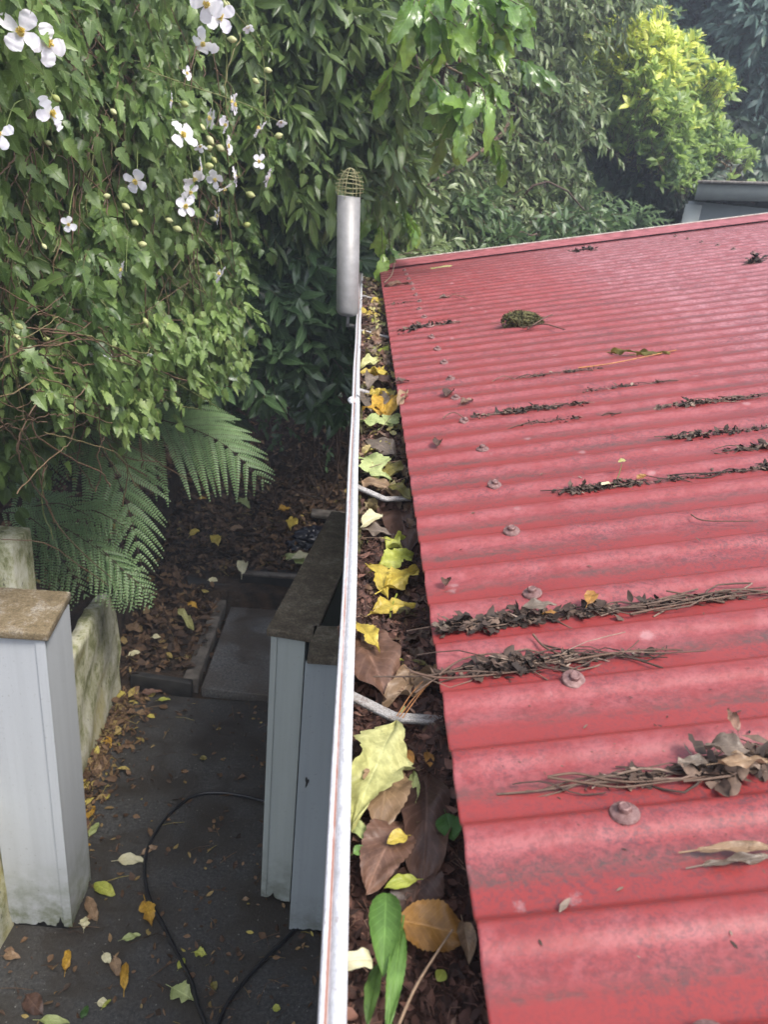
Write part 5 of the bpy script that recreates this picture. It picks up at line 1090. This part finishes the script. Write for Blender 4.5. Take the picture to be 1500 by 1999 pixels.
# loose specks
mb = MB(); k = 260; px = RNG.uniform(800, 1499, k); py = RNG.uniform(470, 1960, k); P = on_roof(px, py); kk = P[:, 0] > .11; P = P[kk]; P[:, 2] = roof_z(P[:, 0], P[:, 1])+.0008; k = len(P)
L = RNG.exponential(.0022, k)+.001; add_leaves(mb, T_SIMPLE, P, unit(np.c_[RNG.normal(size=(k, 2)), SL*np.ones(k)*.3]), np.repeat(RN[None], k, 0), L, L*.3, .1, .2, RNG.beta(1.4, 1.4, k))
tag(mb.build('roof_specks', M_DEBRIS), 'tiny specks of bark and leaf scattered over the red roof', 'leaf specks', kind='stuff')

# ================================================================== LEAVES ON THE PATH AND BED
def pleaf(px, py, L, ang, kind, wr, m, label, z=.014, **kw):
    global LS; LS += 1; a = math.radians(ang); dx = math.cos(a)*L/2; dy = math.sin(a)*L/2
    place_leaf(on_z(px-dx, py+dy, z), on_z(px+dx, py-dy, z), (0, -.25, 1), kind, wr, m, kw.get('bend', .3), kw.get('cup', .7), kw.get('ruffle', .8), label, LS, kw.get('group', 'leaves fallen on the path'), nu=24)
PL = [(203,1735,46,-25,'ovate',.5,'yellowgreen','yellow green leaf right of the foot of the white pier'),(255,1678,54,0,'toothed',.45,'cream','pale cream leaf touching the left side of the hose loop'),(292,1658,36,25,'ovate',.4,'tan','small tan leaf beside the pale cream leaf at the hose'),(289,1780,54,-75,'lobed',.5,'orange','orange yellow leaf crossed by the hose'),
 (165,1800,26,80,'lobed',.8,'cream','small cream lobed leaf below the curled brown leaf near the pier foot'),(178,1772,48,-65,'long',.35,'tan','curled brown leaf just right of the pier foot'),(256,1828,38,15,'ovate',.4,'palegreen','pale green leaf left of where the hose straightens'),(130,1872,44,80,'long',.35,'orange','orange strip of leaf near the bottom left'),
 (208,1870,24,-60,'ovate',.6,'cream','cream leaf beside the tan and orange pair near the bottom'),(226,1885,38,-75,'ovate',.5,'tan','tan leaf between the cream leaf and the orange strip'),(243,1902,56,86,'long',.28,'orange','long orange leaf standing out near the bottom of the path'),(200,1957,22,0,'ovate',.8,'cream','small round pale leaf below the tan leaf'),
 (22,1866,34,-5,'ovate',.5,'tan','tan leaf in the bottom left corner beyond the pier'),(355,1938,52,-30,'lobed',.75,'palegreen','pale green lobed leaf touching the hose near the bottom edge'),(391,1860,26,-10,'lobed',.8,'yellowgreen','yellow green leaf to the right of the hose'),(354,1880,24,60,'ovate',.6,'yellowgreen','small yellow green leaf half under the hose'),
 (418,1924,18,-70,'ovate',.7,'olive','small olive leaf right of the pale green lobed leaf'),(208,1958,24,45,'long',.35,'yellowgreen','narrow green leaf close to the bottom edge'),(165,1975,30,65,'ovate',.5,'darkgreen','dark green leaf at the bottom edge'),(105,1992,60,-5,'ovate',.3,'palegreen','pale green blade leaf cut by the bottom edge'),
 (540,1968,16,0,'ovate',.9,'yellowgreen','tiny round yellow leaf at the bottom right of the path'),(65,1960,50,-50,'ovate',.6,'darkbrown','dark red brown leaf near the bottom left corner'),(503,1323,28,-8,'ovate',.4,'yellowgreen','yellow green leaf alone on the concrete slab'),(418,1302,20,40,'long',.3,'tan','small tan leaf at the left side of the concrete slab'),
 (210,1448,22,-60,'ovate',.5,'orange','bright yellow leaf at the foot of the mossy wall'),(197,1462,26,10,'toothed',.5,'tan','tan leaf against the foot of the mossy wall'),(187,1500,34,-70,'long',.4,'tan','long tan leaf in the drift by the mossy wall'),(163,1530,30,50,'lobed',.6,'yellow','yellow leaf in the drift beside the white pier'),
 (176,1585,34,60,'long',.4,'orange','amber leaf in the drift beside the white pier'),(183,1618,34,55,'ovate',.4,'palegreen','green leaf in the drift beside the white pier'),(163,1650,28,10,'long',.4,'orange','amber curled leaf at the lower end of the drift'),(163,1605,30,-50,'ovate',.5,'brown','brown leaf in the drift beside the white pier'),(397,1480,14,0,'ovate',.8,'olive','tiny olive leaf in the middle of the path'),(480,1755,14,10,'ovate',.6,'tan','tiny tan leaf near the foot of the grey painted wall')]
for a in PL: pleaf(*a)
BL = [(578,1090,44,-20,'lobed',.8,'palegreen','pale green torn leaf below the black plastic bag',.27),(590,1085,40,10,'ovate',.5,'cream','pale leaf right beside the black plastic bag',.29),(475,980,30,-30,'lobed',.6,'palegreen','pale yellow leaf below the tip of the large fern',.35),(555,992,26,10,'lobed',.7,'orange','bright orange leaf on the litter above the black bag',.36),(570,1018,20,80,'ovate',.5,'yellow','small yellow leaf just above the black bag',.33),
 (395,972,16,0,'lobed',.7,'orange','small orange leaf at the top left of the litter',.36),(421,1052,20,-70,'ovate',.5,'yellow','yellow leaf in the middle of the litter slope',.3),(473,1103,26,85,'ovate',.4,'cream','upright pale leaf low on the litter slope',.25),(416,1132,18,0,'ovate',.8,'cream','round cream leaf low on the litter slope',.22),(462,1030,26,10,'ovate',.5,'tan','tan leaf near the centre of the litter slope',.33),
 (380,1038,22,30,'ovate',.5,'yellow','yellow leaf left of centre on the litter slope',.3),(376,1180,20,-30,'lobed',.6,'orange','orange leaf lying by the left hand step block',.15),(362,1205,50,-52,'long',.2,'paleyellow','long pale strip leaf in the small bed',.13),(305,1243,18,0,'ovate',.7,'cream','small cream leaf in the small bed beside the mossy wall',.12),(260,1225,30,-25,'toothed',.6,'tan','tan leaf in the small bed beside the mossy wall',.12),
 (262,1275,24,15,'ovate',.6,'cream','pale pink leaf in the small bed near the wall end',.12),(295,1350,44,5,'long',.3,'brown','reddish brown leaf in front of the black edging board',.03),(320,1365,24,5,'ovate',.4,'yellowgreen','yellow green leaf in front of the black edging board',.02)]
for a in BL: pleaf(*a[:8], z=a[8]+.01, group='leaves fallen on the bed')

# ================================================================== HAZE VOLUME ADDED FOR THE VEILING GLARE
def haze():
    mb = MB(); box(mb, (-130, -130, -1.3), (130, 150, 12)); m = bpy.data.materials.new('glare_haze'); m.use_nodes = True; n = m.node_tree
    n.nodes.remove(n.nodes['Principled BSDF']); v = node(n, 'ShaderNodeVolumePrincipled'); v.inputs['Density'].default_value = HAZE
    v.inputs['Color'].default_value = (.78, .86, 1, 1); v.inputs['Anisotropy'].default_value = .3
    n.links.new(v.outputs[0], n.nodes['Material Output'].inputs['Volume'])
    tag(mb.build('haze', m, smooth=False), kind='stuff')
HAZE = .012
if HAZE: haze()
